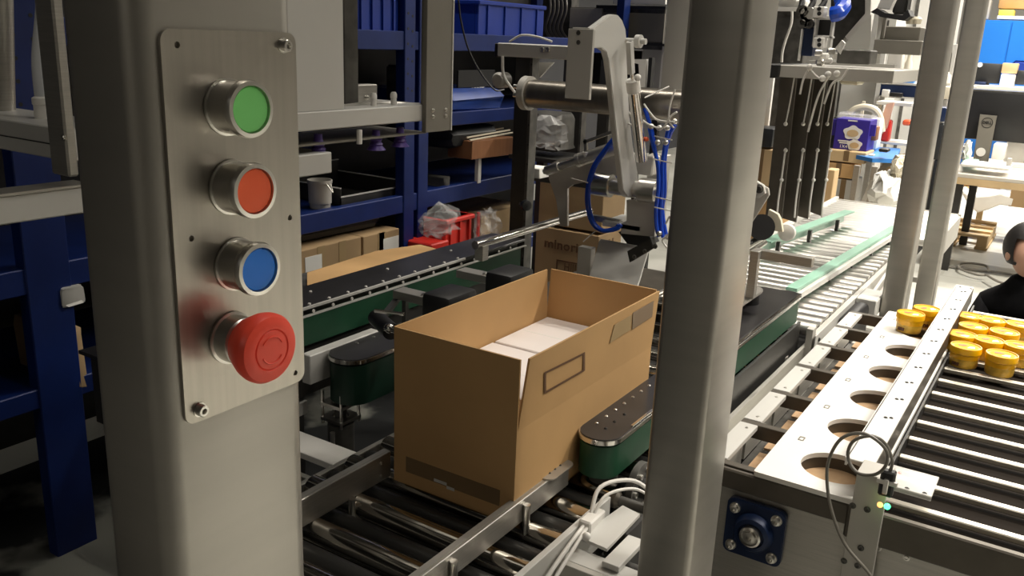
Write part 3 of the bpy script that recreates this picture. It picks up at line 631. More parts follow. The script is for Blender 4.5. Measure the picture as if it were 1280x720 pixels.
for k in range(3): MB().box(-1.01+.04*k-.008, -1.01+.04*k+.008, 3.7+.35*k, 3.72+.35*k, .74, .80).build('strip_stand', 'darkst', fc)
hb0 = P(955, 308, z=.9); hb1 = P(1014, 318, z=.9)
zb_ = P(938, 312, y=q.y).z
MB().box(q.x-.012, P(1014, 322, y=q.y).x, q.y+.012, q.y+.040, zb_-.026, zb_, .001).build('stop_bar', 'steel', rb)
MB().box(FX0+.01, FX1-.01, 2.8, 5.36, .60, .61, 0).build('under_pan', 'pan', fc)  # black sheet added to paint the gaps between rollers as shade

# lower deck between the belt and the tray machine
ld = thing('wire_basket_tray', 'dark wire tray with loose cables low between belt and tray machine', 'tray', (-.63, 2.2, .40))
MB().box(-.80, -.545, 1.70, 2.69, .38, .40, .002).build('tray_floor', 'grime', ld)
for k in range(9): MB().cyl(V((-.80, 1.75+.12*k, .47)), V((-.545, 1.75+.12*k, .47)), .0025, seg=6).build('wire', 'black', ld)
for k in range(3): MB().cyl(V((-.76+.09*k, 1.72, .473)), V((-.76+.09*k, 2.74, .473)), .0025, seg=6).build('wire', 'black', ld)
for x, y, z_ in ((-.78, 1.74, .36), (-.56, 1.74, 0), (-.78, 2.66, .36), (-.56, 2.66, 0)): MB().box(x-.01, x+.01, y-.01, y+.01, z_, .475, .001).build('tray_leg', 'darkst', ld)
mo = P(975, 440, y=2.66)
mt = thing('drive_motor', 'small grey cylindrical motor under the far end of the right belt', 'motor', (mo.x, 2.6, .5))
MB().cyl(V((mo.x-.01, 2.6, .50)), V((mo.x-.01, 2.6, .67)), .045, seg=24).build('motor_body', 'grime', mt)
MB().cyl(V((mo.x-.01, 2.6, .67)), V((mo.x-.01, 2.6, .69)), .05, seg=24).build('motor_flange', 'steel', mt)
MB().cyl(V((mo.x-.1, 2.42, .62)), V((mo.x+.08, 2.42, .62)), .010, seg=12).cyl(V((mo.x-.1, 2.36, .60)), V((mo.x+.08, 2.36, .60)), .012, seg=12).build('cross_shaft', 'chrome', mt)
MB().box(mo.x-.05, mo.x+.05, 2.34, 2.62, .40, .50, .002).build('motor_mount', 'darkst', mt)
# ------------------------------------------------------------------ blue shelving rack along the left
RKX = -2.4
rk = thing('shelving_rack', 'tall dark blue steel shelving rack along the left behind the machines', 'rack', (RKX-.3, 3, 0))
UY = [.55, 1.36, 2.93, 3.02]
def upright(y0, y1, x):
    u = MB().box(x-.05, x, y0, y1, 0, 2.3, .003).build('upright', 'rack', rk)
    hm = MB()
    for z in [1.25+.06*i for i in range(8)]: hm.cyl(V((x-.001, y0+(y1-y0)*.3, z)), V((x+.0008, y0+(y1-y0)*.3, z)), .006, seg=8).cyl(V((x-.001, y0+(y1-y0)*.7, z-.01)), V((x+.0008, y0+(y1-y0)*.7, z-.01)), .006, seg=8)
    hm.build('slot_holes', 'black', u, kind='stuff'); return u
ua = P(505, 230, x=RKX).y; ub = P(535, 230, x=RKX).y; uc = P(60, 60, x=RKX).y
for y0, y1 in ((.35, .43), (uc-.13, uc), (ua, ua+(ub-ua)*.42), (ub-(ub-ua)*.42, ub), (4.9, 4.98)): upright(y0, y1, RKX)
for y0 in (.35, ua, 4.9): MB().box(RKX-.65, RKX-.6, y0, y0+.07, 0, 2.3, .003).build('upright', 'rack', rk)
zs = [(P(620, 230, x=RKX).z, 'lower'), (P(620, 52, x=RKX).z, 'upper')]
for z, nm in zs:
    MB().box(RKX-.045, RKX-.005, .35, 4.95, z-.045, z+.03, .003).build('beam', 'rack', rk)
    MB().box(RKX-.62, RKX-.045, .35, 4.95, z+.005, z+.02, 0).build('shelf_board', 'rack', rk)
zl = .60; MB().box(RKX-.045, RKX-.005, .35, 4.95, .50, .56, .003).build('beam', 'rack', rk); MB().box(RKX-.62, RKX-.045, .35, 4.95, .54, .555, 0).build('shelf_board', 'rack', rk)
zm = P(600, 150, x=RKX).z-.05
MB().box(RKX-.045, RKX-.005, ub, 4.95, P(600, 138, x=RKX).z-.06, P(600, 138, x=RKX).z, .003).build('beam', 'rack', rk)
MB().box(RKX-.62, RKX-.045, ub, 4.95, P(600, 138, x=RKX).z-.02, P(600, 138, x=RKX).z-.01, 0).build('shelf_board', 'rack', rk)
MB().box(RKX-.66, RKX-.65, .35, 4.95, .1, 2.3, 0).build('back_panel', 'darkst', rk)
Z1, Z2, Z3 = zs[0][0]+.021, zs[1][0]+.021, P(600, 138, x=RKX).z
def bin_(u0, u1, lab):
    y0, y1 = P(u0, 20, x=RKX-.03).y, P(u1, 20, x=RKX-.03).y
    t = thing('storage_bin', lab, 'bin', (RKX-.2, (y0+y1)/2, Z2), 'blue bins on the top shelf')
    z1 = Z2+.16
    MB().box(RKX-.36, RKX-.34, y0, y1, Z2, z1, .003).box(RKX-.05, RKX-.03, y0, y1, Z2, z1, .003).box(RKX-.34, RKX-.05, y0, y0+.01, Z2, z1).box(RKX-.34, RKX-.05, y1-.01, y1, Z2, z1).box(RKX-.34, RKX-.05, y0, y1, Z2, Z2+.01).build('bin_body', 'bin', t)
    MB().box(RKX-.37, RKX-.02, y0-.008, y1+.008, z1-.02, z1, .004).build('bin_rim', 'bin', t)
    for k in range(4):
        y = y0+(y1-y0)*(k+.5)/4; MB().box(RKX-.032, RKX-.022, y-.006, y+.006, Z2, z1-.02, .001).build('bin_rib', 'bin', t)
bin_(444, 498, 'blue plastic storage bin seen through the gripper frame'); bin_(598, 680, 'blue plastic storage bin on the shelf above the tarp bundle')
bin_(2, 40, 'blue plastic storage bin at the left picture edge')
# black tray, bucket
t = thing('metal_tray', 'open black steel tray with bright edges on the middle shelf', 'tray', P(462, 235, x=RKX-.12))
y0, y1 = P(428, 235, x=RKX-.05).y, P(497, 225, x=RKX-.05).y
z0 = Z1
MB().box(RKX-.40, RKX-.06, y0, y1, z0, z0+.004).box(RKX-.065, RKX-.06, y0, y1, z0, z0+.035).box(RKX-.40, RKX-.396, y0, y1, z0, z0+.12).box(RKX-.40, RKX-.06, y0, y0+.004, z0, z0+.07).box(RKX-.40, RKX-.06, y1-.004, y1, z0, z0+.07).build('tray_body', 'darkst', t)
MB().box(RKX-.064, RKX-.058, y0, y1, z0+.034, z0+.039).box(RKX-.40, RKX-.06, y0-.002, y0+.004, z0+.07, z0+.074).box(RKX-.40, RKX-.06, y1-.004, y1+.002, z0+.07, z0+.074).box(RKX-.40, RKX-.394, y0, y1, z0+.12, z0+.124).build('bright_edge', 'lpaint', t)
c = P(400, 246, x=RKX-.10)
t = thing('small_bucket', 'small grey bucket on the middle shelf beside the black tray', 'bucket', (c.x, c.y, Z1))
MB().lathe([(.040, 0), (.047, .10), (.049, .10), (.049, .112), (.046, .112), (.045, .02), (.01, .018)], V((c.x, c.y, Z1)), Z, 24).build('bucket_body', 'paint', t)
MB().tube([V((c.x+.047, c.y-.01, Z1+.10)), V((c.x+.07, c.y, Z1+.07)), V((c.x+.047, c.y+.01, Z1+.10))], .002).build('handle', 'zinc', t)
# assorted dark stock on the shelves
def lump(nm, lab, cat, x0, x1, y0, y1, z0, z1, m, grp=None, bev=.01):
    b = MB().box(x0, x1, y0, y1, z0, z1, bev, 2)
    for v in b.bm.verts: v.co += V((random.uniform(-1, 1), random.uniform(-1, 1), random.uniform(-1, .2)))*min(bev*.5, .012)
    return b.build(nm, m, None, lab, cat, grp)
lump('tarp_bundle', 'blue and black tarpaulin bundle on the upper middle shelf left of the chrome cylinder', 'bundle', RKX-.5, RKX-.02, P(568, 150, x=RKX).y, P(634, 150, x=RKX).y, Z3, Z3+.10, 'tarp', None, .04)
lump('bag_bundle', 'sagging black bag hanging under the blue tarpaulin bundle', 'bag', RKX-.45, RKX-.03, P(572, 150, x=RKX).y, P(630, 150, x=RKX).y, Z3-.17, Z3-.065, 'bag', None, .045)
# sign
sg = thing('name_strip', 'small black strip with white capital letters above the tarpaulin bundle', 'sign', P(595, 122, x=RKX-.06))
a = P(583, 114, x=RKX-.06); b = P(612, 111, x=RKX-.06)
MB().box(RKX-.075, RKX-.065, a.y-.06, b.y+.05, Z3+.101, Z3+.18, .002).build('strip_board', 'black', sg)
text('ARBET', .034, V((RKX-.064, (a.y+b.y)/2, (a.z+b.z)/2)), Y, Z, 'paper', 'lettering', sg, .001, sx=1.1)
# wooden board bundle
bw = thing('board_stack', 'brown wooden board stack with pale edges leaning on the middle shelf', 'wood', P(612, 200, x=RKX+.02))
p0 = P(590, 187, x=RKX+.02); p1 = P(638, 183, x=RKX+.02)
MB().bar(V((RKX-.05, p0.y, p0.z-.005)), V((RKX-.05, p1.y+.05, p1.z+.0)), .14, .085, bev=.002).build('board', 'bwood', bw)
for k in range(3): MB().bar(V((RKX+.02-.04*k, p0.y-.02+.03*k, p0.z+.045+.006*k)), V((RKX+.02-.04*k, p1.y+.05, p1.z+.068+.006*k)), .008, .006).build('pale_edge', 'cream', bw)
MB().box(RKX-.02, RKX, P(600, 200, x=RKX).y-.012, P(600, 200, x=RKX).y+.012, Z1, p0.z-.045).build('prop', 'paper', bw)
# cartons on the bottom shelf
def shelf_carton(u0, u1, ztop, x1, lab, tape_m='film', label_u=None, m='card2'):
    y0, y1 = P(u0, 320, x=x1).y, P(u1, 320, x=x1).y
    t = thing('carton', lab, 'carton', (x1-.17, (y0+y1)/2, .556), 'cartons on the bottom shelf')
    MB().box(x1-.34, x1, y0, y1, .556, ztop, .003).build('carton_body', m, t)
    MB().box(x1-.20, x1-.14, y0-.001, y1+.001, ztop-.05, ztop+.001).build('tape_strip', 'film', t)
    for yy in (y0+.12, y1-.10): MB().box(x1-.0, x1+.0012, yy-.03, yy+.01, .58, ztop).build('faded_strip', 'tapel', t)
    if label_u: MB().box(x1, x1+.0015, P(label_u[0], 320, x=x1).y, P(label_u[1], 320, x=x1).y, ztop-.14, ztop-.03).build('paper_label', 'paper', t)
shelf_carton(375, 452, P(400, 308, x=RKX+.02).z, RKX+.02, 'brown carton with a white label on the bottom shelf nearest the control post', label_u=(381, 402))
shelf_carton(454, 499, P(475, 291, x=RKX+.02).z, RKX+.02, 'brown carton with taped top and white label left of the blue uprights', label_u=(479, 498))
lump('scrap_heap', 'dark scrap bundle lying on the cartons of the bottom shelf', 'bundle', RKX-.42, RKX-.05, P(385, 300, x=RKX).y, P(490, 300, x=RKX).y, P(440, 300, x=RKX).z+.01, P(440, 280, x=RKX).z+.03, 'bag', None, .05)
shelf_carton(600, 655, P(630, 262, x=RKX-.06).z, RKX-.06, 'plain brown carton behind the red crate', m='cardl')
lump('grey_case', 'pale grey case on the shelf at the far left between rack upright and post', 'case', RKX-.3, RKX+.01, P(76, 370, x=RKX).y, P(104, 360, x=RKX).y, P(88, 382, x=RKX).z, P(88, 356, x=RKX).z, 'lpaint')
lump('brown_sack', 'brown sack low on the shelf at the far left beside the post', 'sack', RKX-.3, RKX, P(84, 470, x=RKX).y, P(116, 470, x=RKX).y, P(100, 500, x=RKX).z, P(100, 405, x=RKX).z, 'card2', None, .04)
lump('white_pack', 'small white pack beneath the bag on the middle shelf', 'pack', RKX-.3, RKX-.04, P(565, 175, x=RKX).y, P(573, 175, x=RKX).y, Z1, Z1+.05, 'grime')
lump('clutter_box', 'grey carton on the shelf right of the gripper frame', 'box', RKX-.4, RKX-.10, P(568, 90, x=RKX).y, P(588, 90, x=RKX).y, Z3, Z3+.19, 'grime')
# flat cardboard sheet
cs = [P(u, v, z=.80) for u, v in ((384, 372), (384, 340), (470, 313), (525, 305), (552, 312), (500, 334))]
fs = thing('cardboard_sheet', 'flat brown cardboard sheet lying behind the riveted green guard', 'cardboard', (-2.0, 2.3, .79))
MB().prism([V((p.x, p.y, .79)) for p in cs], (0, 0, .008)).build('sheet', 'card', fs)
MB().prism([V((p.x*.99-.0, p.y+.02, .775)) for p in cs], (0, 0, .008)).build('lower_sheet', 'card2', fs)
bt = thing('side_table', 'low dark steel bench carrying the cardboard sheet', 'bench', (-1.98, 2.2, 0))
MB().box(-2.2, -1.72, 1.6, 2.65, .75, .774, .003).build('bench_top', 'grime', bt)
for x in (-2.17, -1.75):
    for y in (1.63, 2.62): MB().box(x-.02, x+.02, y-.02, y+.02, 0, .75, .001).build('leg', 'darkst', bt)
# red crate in film
rp0 = P(537, 310, x=-2.28); rp1 = P(590, 285, x=-2.28)
rx = thing('red_crate', 'red plastic crate in a clear bag between the blue upright and the black column', 'crate', (-2.38, (rp0.y+rp1.y)/2, .60))
zt = P(570, 272, x=-2.28).z
ymid = P(556, 300, x=-2.28).y
MB().box(-2.50, -2.28, ymid, rp1.y, .60, zt, .006).build('crate_body', 'red', rx)
MB().box(-2.50, -2.27, rp0.y, ymid+.02, .60, zt-.09, .006).build('crate_step', 'red', rx)
for k in range(4): MB().box(-2.28, -2.270, ymid+.03+.07*k, ymid+.045+.07*k, .60, zt, .001).build('crate_rib', 'red', rx)
MB().box(-2.51, -2.266, ymid-.005, rp1.y+.005, zt-.02, zt, .004).build('crate_rim', 'red', rx)
for (u0, v0, u1, v1) in ((538, 300, 562, 255), (606, 300, 612, 262)):
    a = P(u0, v0, x=-2.24); b = P(u1, v1, x=-2.24)
    fb = MB().sph((a+b)/2, 1, (.05, abs(b.y-a.y)/2+.05, abs(b.z-a.z)/2), 16, 10)
    for v in fb.bm.verts: v.co += V((random.uniform(-1, 1), random.uniform(-1, 1), random.uniform(-1, 1)))*.02
    fb.build('clear_bag', 'film', rx, ang=20)
MB().box(-2.5, -2.28, rp0.y-.0, rp1.y, .556, .60, 0).build('crate_base', 'grime', rx)

# ------------------------------------------------------------------ black perforated columns and stand
cl = thing('perforated_column_stand', 'black perforated steel columns carrying a grey bracket left of the arm', 'stand', (-1.8, 2.9, 0))
def pcol(u0, u1, y, v1=60, m='darkst'):
    a = P(u0, 170, y=y).x; b = P(u1, 170, y=y).x; zt_ = P(u0, v1, y=y).z
    t = MB().box(a, b-.012, y, y+.05, 0, zt_, .001).build('column', m, cl)
    MB().box(b-.012, b, y-.002, y+.05, 0, zt_, .001).build('column_edge', 'grime', t)
    hb = MB()
    for k in range(14):
        z = zt_-.05-.075*k; hb.cyl(V((b-.004, y-.0028, z)), V((b-.004, y-.0015, z)), .004, seg=8)
    hb.build('slot_holes', 'black', t, kind='stuff')
pcol(641, 662, 2.9, 62); pcol(700, 726, 4.0, 70); pcol(745, 760, 4.0, 75)
a = P(625, 70, y=2.88); b = P(703, 57, y=2.88)
MB().box(a.x, b.x+.06, 2.86, 2.96, a.z, b.z, .003).build('top_bracket', 'lpaint', cl)
MB().box(a.x-.015, a.x, 2.862, 2.95, a.z-.004, b.z-.002, .003).build('bracket_cap', 'black', cl)
for u in (678, 685): bolt(P(u, 62, y=2.86), -Y, .010, cl)
MB().tube([P(637, 52, y=2.85), P(652, 44, y=2.85), P(672, 46, y=2.85), P(690, 52, y=2.85)], .004).build('air_line', 'wcable', cl)
MB().tube([P(628, 70, y=2.85), P(630, 95, y=2.85), P(645, 118, y=2.85)], .006).build('air_line', 'wcable', cl)
MB().lathe([(.0, 0), (.03, 0), (.03, .05), (.022, .06), (.0, .06)], P(632, 100, y=2.9), -Y, 18).build('regulator_bowl', 'paint', cl)
MB().prism([P(u, v, y=3.0) for u, v in ((674, 78), (692, 78), (674, 97))], (0, .01, 0)).build('white_gusset', 'white', cl)
MB().box(P(655, 1, y=3.2).x, P(765, 1, y=3.2).x, 3.2, 3.24, P(700, 222, y=3.2).z-.03, P(700, 222, y=3.2).z, .002).build('lower_tie', 'darkst', cl)
MB().lathe([(.02, 0), (.022, .006), (.02, .02), (.006, .024)], P(656, 256, y=2.86), V((1, -.6, 0)), 18).build('lock_knob', 'black', cl)
MB().cyl(P(650, 254, y=2.9), P(656, 256, y=2.86), .005, seg=8).build('knob_shaft', 'zinc', cl)
# clear bag of parts behind the columns
fbm = MB().sph(P(683, 165, y=3.35), .09, (1.1, .6, .7), 14, 9)
for v in fbm.bm.verts: v.co += V((random.uniform(-1, 1), random.uniform(-1, 1), random.uniform(-1, 1)))*.018
fbm.build('parts_bag', 'film', None, 'crumpled clear bag hanging behind the black columns', 'bag', ang=20)
lump('parts_heap', 'dark heap of metal parts on a shelf behind the black columns', 'parts', P(665, 1, y=3.7).x, P(712, 1, y=3.7).x, 3.66, 3.84, P(690, 194, y=3.7).z+.02, P(690, 140, y=3.7).z, 'grime', None, .03)
ps_ = P(690, 196, y=3.7)
MB().box(P(655, 1, y=3.7).x, P(760, 1, y=3.7).x, 3.62, 3.93, ps_.z-.02, ps_.z-.001).box(P(660, 1, y=3.5).x, P(660, 1, y=3.5).x+.04, 3.64, 3.68, 0, ps_.z-.02).box(P(750, 1, y=3.7).x, P(750, 1, y=3.7).x+.04, 3.86, 3.90, 0, ps_.z-.02).build('parts_shelf', 'darkst', None, 'dark parts shelf behind the black columns', 'shelf')
lump('white_label_box', 'small white box lying beside the black column above the printed cartons', 'box', P(667, 1, y=3.0).x, P(685, 1, y=3.0).x, 3.0, 3.08, P(670, 223, y=3.0).z, P(670, 213, y=3.0).z+.01, 'paper', None, .003)

# ------------------------------------------------------------------ printed cartons behind the arm
def pcarton(u0, u1, ut, vt, vb, y, lab, d=.22, txt=True, z0=None):
    x0 = P(u0, 250, y=y).x; x1 = P(u1, 250, y=y).x; z1 = P((u0+u1)/2, vt, y=y).z; zb = P((u0+u1)/2, vb, y=y).z if z0 is None else z0
    t = thing('printed_carton', lab, 'carton', ((x0+x1)/2, y+d/2, zb), 'cartons behind the pick arm')
    MB().box(x0, x1, y, y+d, zb, z1, .003).build('carton_body', 'card2', t)
    MB().box(x0+.01, x1-.01, y+d*.46, y+d*.54, z1, z1+.001).build('tape_strip', 'tape', t)
    if txt:
        w_ = x1-x0
        text('minori', w_*.19, V((x0+w_*.42, y-.001, z1-.07)), X, Z, 'print', 'lettering', t, .0008, sx=1.1, bold=.001)
        MB().lathe([(.022, 0), (.022, .0015), (.015, .0015), (.015, .0005)], V((x1-w_*.14, y, z1-.085)), -Y, 20).build('round_mark', 'print', t)
        fm = MB(); fx0, fx1, fz0, fz1 = x0+w_*.36, x1-w_*.06, z1-.19, z1-.135
        for a_, b_, c_, d_ in ((fx0, fx1, fz1-.005, fz1), (fx0, fx1, fz0, fz0+.005), (fx0, fx0+.006, fz0, fz1), (fx1-.006, fx1, fz0, fz1)): fm.box(a_, b_, y-.0015, y, c_, d_)
        fm.build('frame_mark', 'print', t)
        text('HIIIIH', .05, V(((fx0+fx1)/2, y-.001, (fz0+fz1)/2)), X, Z, 'print', 'lettering', t, .0008, sx=.85)
        for k in range(3): MB().box(x1, x1+.001, y+.06+.035*k, y+.072+.035*k, z1-.11, z1-.03).build('arrow_bar', 'print', t)
    return t
zsplit = P(715, 287, y=3.3).z
pcarton(672, 752, 0, 289, 345, 3.3, 'brown carton with dark lettering and framed print, lower of the pair behind the arm', z0=.50)
pcarton(674, 754, 0, 226, 289, 3.31, 'plain brown carton stacked on the lettered carton behind the arm', txt=False, z0=zsplit+.003)
MB().box(-2.1, -1.45, 3.25, 3.60, .46, .499).box(-2.08, -2.04, 3.27, 3.31, 0, .46).box(-1.51, -1.47, 3.54, 3.58, 0, .46).box(-2.08, -2.04, 3.54, 3.58, 0, .46).box(-1.51, -1.47, 3.27, 3.31, 0, .46).build('carton_stand', 'darkst', None, 'low dark stand under the printed cartons', 'stand')

# ------------------------------------------------------------------ pick arm
am = thing('pick_arm', 'grey gooseneck pick arm with chrome cylinder and blue air hoses above the conveyor', 'robot arm', (-1.1, 2.3, 1.1))
AXX = -1.12
prof = [(741, 35), (752, 27), (761, 20), (767, 18), (773, 19), (778, 25), (782, 36), (784, 55), (784, 80), (785, 110), (787, 145), (791, 180), (797, 215), (798, 236), (793, 247), (785, 247), (779, 238), (775, 200), (770, 160), (765, 110), (761, 76), (758, 65), (752, 60), (742, 60)]
# profile in the YZ plane, measured on the plate's own plane
MB().prism([P(u, v, x=AXX) for u, v in prof], (-.018, 0, 0), .002).build('gooseneck_plate', 'lpaint', am)
g0 = P(741, 35, x=AXX); g1 = P(741, 60, x=AXX)
ylo = g0.y
k0 = P(708, 80, y=ylo-.03); k1 = P(739, 80, y=ylo-.03)
fp = MB().box(k0.x, k1.x, ylo-.03, ylo-.018, P(722, 124, y=ylo-.03).z, P(722, 36, y=ylo-.03).z, .001).build('mounting_plate', 'paint', am)
for u, v in ((723, 41), (723, 53)): bolt(P(u, v, y=ylo-.03), -Y, .005, fp, 'grime', .002)
yc = P(800, 130, x=AXX).y+.10
zc = P(690, 119, y=yc).z
MB().box(AXX-.05, AXX, ylo-.018, ylo+.004, g1.z, g0.z, .001).build('clamp_block', 'paint', am)
# horizontal chrome cylinder along X behind the plate
cc0 = P(662, 118, y=yc); cr = abs(P(700, 100, y=yc).z-P(700, 136, y=yc).z)/2
zc = P(690, 119, y=yc).z
cy = MB().cyl(V((cc0.x, yc, zc)), V((-.80, yc, zc)), cr, seg=36).build('chrome_cylinder', 'dullch', am)
MB().cyl(V((cc0.x-.02, yc, zc)), V((cc0.x+.004, yc, zc)), cr*1.22, seg=30).build('end_cap', 'paint', am)
for dz in (.02, -.008): MB().cyl(V((cc0.x-.05, yc-.02, zc+dz)), V((cc0.x-.02, yc-.02, zc+dz)), .007, seg=12).build('air_port', 'zinc', am)
MB().box(-.86, -.80, yc-.03, yc+.03, zc, 2.3, .003).build('hanger', 'mid', am)
# piston cylinder beside the gooseneck
bx0 = AXX+.035
pa_, pb_ = P(791, 102, x=bx0), P(802, 200, x=bx0)
MB().cyl(pa_, pb_, .017, seg=20).build('piston_barrel', 'chrome', am)
MB().cyl(pa_+(pa_-pb_).normalized()*.004, pa_+(pa_-pb_).normalized()*-.03, .020, seg=20).build('barrel_cap', 'white', am)
MB().cyl(P(787, 52, x=bx0), pa_, .006, seg=12).build('piston_rod', 'chrome', am)
MB().cyl(P(783, 51, x=AXX), P(783, 51, x=AXX)+V((.06, 0, 0)), .008, seg=12).cyl(P(783, 51, x=AXX)+V((.03, 0, 0)), P(783, 51, x=AXX)+V((.045, 0, 0)), .018, seg=18).build('rod_eye', 'lpaint', am)
MB().bar(P(787, 52, x=bx0), P(789, 92, x=bx0), .014, .02).build('rod_fork', 'lpaint', am)
MB().sph(P(797, 97, x=bx0+.02), .010).build('air_fitting', 'white', am)
MB().sph(P(808, 174, x=bx0+.02), .007).build('red_button', 'orange', am, label='small red valve button')
MB().bar(P(806, 122, x=bx0+.02), P(836, 108, x=bx0+.02), .003, .003).build('cable_tie', 'wcable', am)
# pivot wheels
pv = P(790, 236, x=AXX-.01)
for dx0, dx1, r in ((-.13, -.07, .036), (.03, .085, .038)):
    MB().cyl(V((pv.x+dx0, pv.y, pv.z)), V((pv.x+dx1, pv.y, pv.z)), r, seg=28).build('pivot_wheel', 'zinc', am)
MB().cyl(V((pv.x-.14, pv.y, pv.z)), V((pv.x+.10, pv.y, pv.z)), .012, seg=14).cyl(V((pv.x-.07, pv.y, pv.z)), V((pv.x+.03, pv.y, pv.z)), .026, seg=18).build('pivot_shaft', 'zinc', am)
# horizontal bracket arm with leg
yb = pv.y+.06
pts = [(684, 207), (700, 198), (778, 190), (778, 218), (716, 231), (709, 236), (709, 283), (700, 283), (695, 250), (686, 224)]
MB().prism([P(u, v, y=yb) for u, v in pts], (0, .012, 0), .001).build('side_bracket', 'paint', am)
MB().box(P(775, 1, y=yb).x, AXX+.02, yb+.012, yb+.07, P(775, 216, y=yb).z, P(775, 192, y=yb).z, .004).build('bracket_block', 'paint', am)
# small pneumatic cylinder pointing left
c0, c1 = P(715, 203, y=yb-.04), P(772, 184, y=yb-.04)
dv = (c1-c0).normalized()
MB().cyl(c0+dv*.03, c1, .021, seg=20).build('air_cylinder', 'froller', am)
MB().cyl(c0+dv*.02, c0+dv*.035, .022, seg=18).cyl(c0-dv*.05, c0+dv*.02, .012, seg=14).cyl(c0-dv*.10, c0-dv*.05, .016, seg=14).cyl(c0-dv*.11, c0-dv*.10, .009, seg=12).build('cylinder_nose', 'froller', am)
MB().bar(P(730, 178, y=yb-.04), P(768, 164, y=yb-.04), .010, .010).bar(P(733, 196, y=yb-.04), P(732, 174, y=yb-.04), .010, .010).build('speed_valve', 'zinc', am)
MB().cyl(P(733, 196, y=yb-.05), P(733, 190, y=yb-.05), .012, seg=12).build('valve_elbow', 'white', am)
# lower gripper plate
yl = pv.y-.02
pts = [(783, 250), (820, 252), (818, 296), (776, 292), (776, 280), (783, 276)]
MB().prism([P(u, v, y=yl) for u, v in pts], (0, .02, 0), .001).build('carriage_plate', 'paint', am)
MB().box(P(772, 1, y=yl).x, P(824, 1, y=yl).x, yl, yl+.14, P(800, 290, y=yl).z, P(800, 283, y=yl).z, .002).build('carriage_floor', 'lpaint', am)
MB().prism([P(u, v, y=yl+.05) for u, v in ((773, 290), (812, 295), (816, 305), (790, 313))], (0, .05, 0)).build('dark_wedge', 'black', am)
dlp = [P(u, v, y=yl-.02) for u, v in ((789, 312), (818, 296), (822, 308), (792, 326))]
dz = MB().prism(dlp, (0, -.03, 0), .002).build('pivot_clamp', 'darkst', am)
for u, v in ((793, 321), (806, 314), (819, 308)): bolt(P(u, v, y=yl-.05), -Y, .006, dz, 'grime')
# small plates under the carriage standing on the conveyor bed
MB().box(P(742, 1, y=yl).x, P(760, 1, y=yl).x, yl, yl+.03, P(750, 352, y=yl).z, P(750, 313, y=yl).z, .001).build('pusher_block', 'paint', am)
MB().prism([V((P(762, 1, y=yl).x, yl+.04, P(790, 312, y=yl).z)), V((P(830, 1, y=yl).x, yl+.04, P(790, 312, y=yl).z)), V((P(828, 1, y=yl-.03).x, yl-.06, .845)), V((P(762, 1, y=yl-.03).x, yl-.06, .845))], (0, .012, .004), .001).build('pusher_plate', 'lpaint', am)
# blue hoses
def hose(pts, r, m='blue', name='blue_hose'): MB().tube(pts, r, 8).build(name, m, am)
yh = yb-.08
for o_ in (0, .012):
    o3 = V((o_, -o_, o_*.3))
    hose([P(u, v, y=yh)+o3 for u, v in ((768, 172), (757, 186), (742, 208), (735, 232), (734, 256), (740, 278), (752, 288), (768, 286), (774, 281))], .0068)
MB().bar(P(714, 223, y=yh-.01), P(741, 230, y=yh-.01), .003, .003).bar(P(729, 302, y=yh-.01), P(744, 289, y=yh-.01), .003, .003).build('cable_tie', 'wcable', am)
yh2 = pv.y-.06
for k, (o_, us) in enumerate(((0, ((812, 160), (816, 180), (822, 205), (823, 235), (820, 262), (821, 285), (824, 296))), (1, ((836, 158), (832, 178), (828, 205), (828, 235), (826, 262), (827, 285), (829, 297))),
                              (2, ((844, 156), (836, 172), (831, 200), (831, 240), (828, 262), (832, 290), (835, 296))), (3, ((806, 135), (815, 165), (819, 190), (825, 215), (826, 240), (823, 265), (824, 292))))):
    hose([P(u, v, y=yh2+.012*k) for u, v in us], .0062)
for v in (170, 199, 246, 259): MB().bar(P(818, v, y=yh2-.01), P(840, v+5, y=yh2-.01), .003, .003).build('cable_tie', 'wcable', am)
for u, v in ((814, 158), (824, 160), (834, 160), (843, 152), (822, 178), (832, 178), (824, 292), (834, 296)): MB().sph(P(u, v, y=yh2-.005), .0085).build('hose_fitting', 'zinc', am)
for pts in (((782, 134), (790, 146), (798, 154), (802, 165)), ((785, 145), (782, 152), (792, 157), (802, 158)), ((800, 148), (812, 156), (828, 160), (838, 146), (846, 140)), ((805, 130), (812, 140), (822, 150), (843, 153)), ((844, 112), (838, 130), (836, 150), (842, 160)), ((832, 280), (838, 270), (836, 292), (828, 300), (834, 310))):
    hose([P(u, v, y=yh2-.02) for u, v in pts], .0028, 'wcable', 'white_tube')
MB().box(P(828, 1, y=yb+.1).x, P(850, 1, y=yb+.1).x, yb+.1, yb+.14, P(840, 280, y=yb+.1).z, P(840, 195, y=yb+.1).z, .003).build('back_plate', 'paint', am)
MB().box(P(828, 1, y=yb+.1).x, P(848, 1, y=yb+.1).x, yb+.09, yb+.1, P(840, 235, y=yb+.1).z, P(840, 212, y=yb+.1).z, .003).build('valve_island', 'lpaint', am)
# chrome guide tubes
tr = thing('guide_tube', 'polished chrome guide tube above the green guard left of the arm', 'rail', (-1.45, 2.4, .98))
zt_ = 1.0
MB().cyl(V((-1.45, 2.08, zt_)), V((-1.45, 2.80, zt_)), .013, seg=18).build('tube', 'chrome', tr)
MB().box(-1.465, -1.435, 2.10, 2.13, .949, zt_-.005, .001).build('tube_support', 'steel', tr)
t2 = P(745, 262, x=-1.35)
tr2 = thing('guide_bar', 'thin steel crossbar below the blue hose loop', 'rail', (-1.25, pv.y, 1.0))
MB().bar(P(738, 271, y=yl+.03), P(776, 279, y=yl+.03), .02, .018, bev=.001).build('bar', 'steel', tr2)
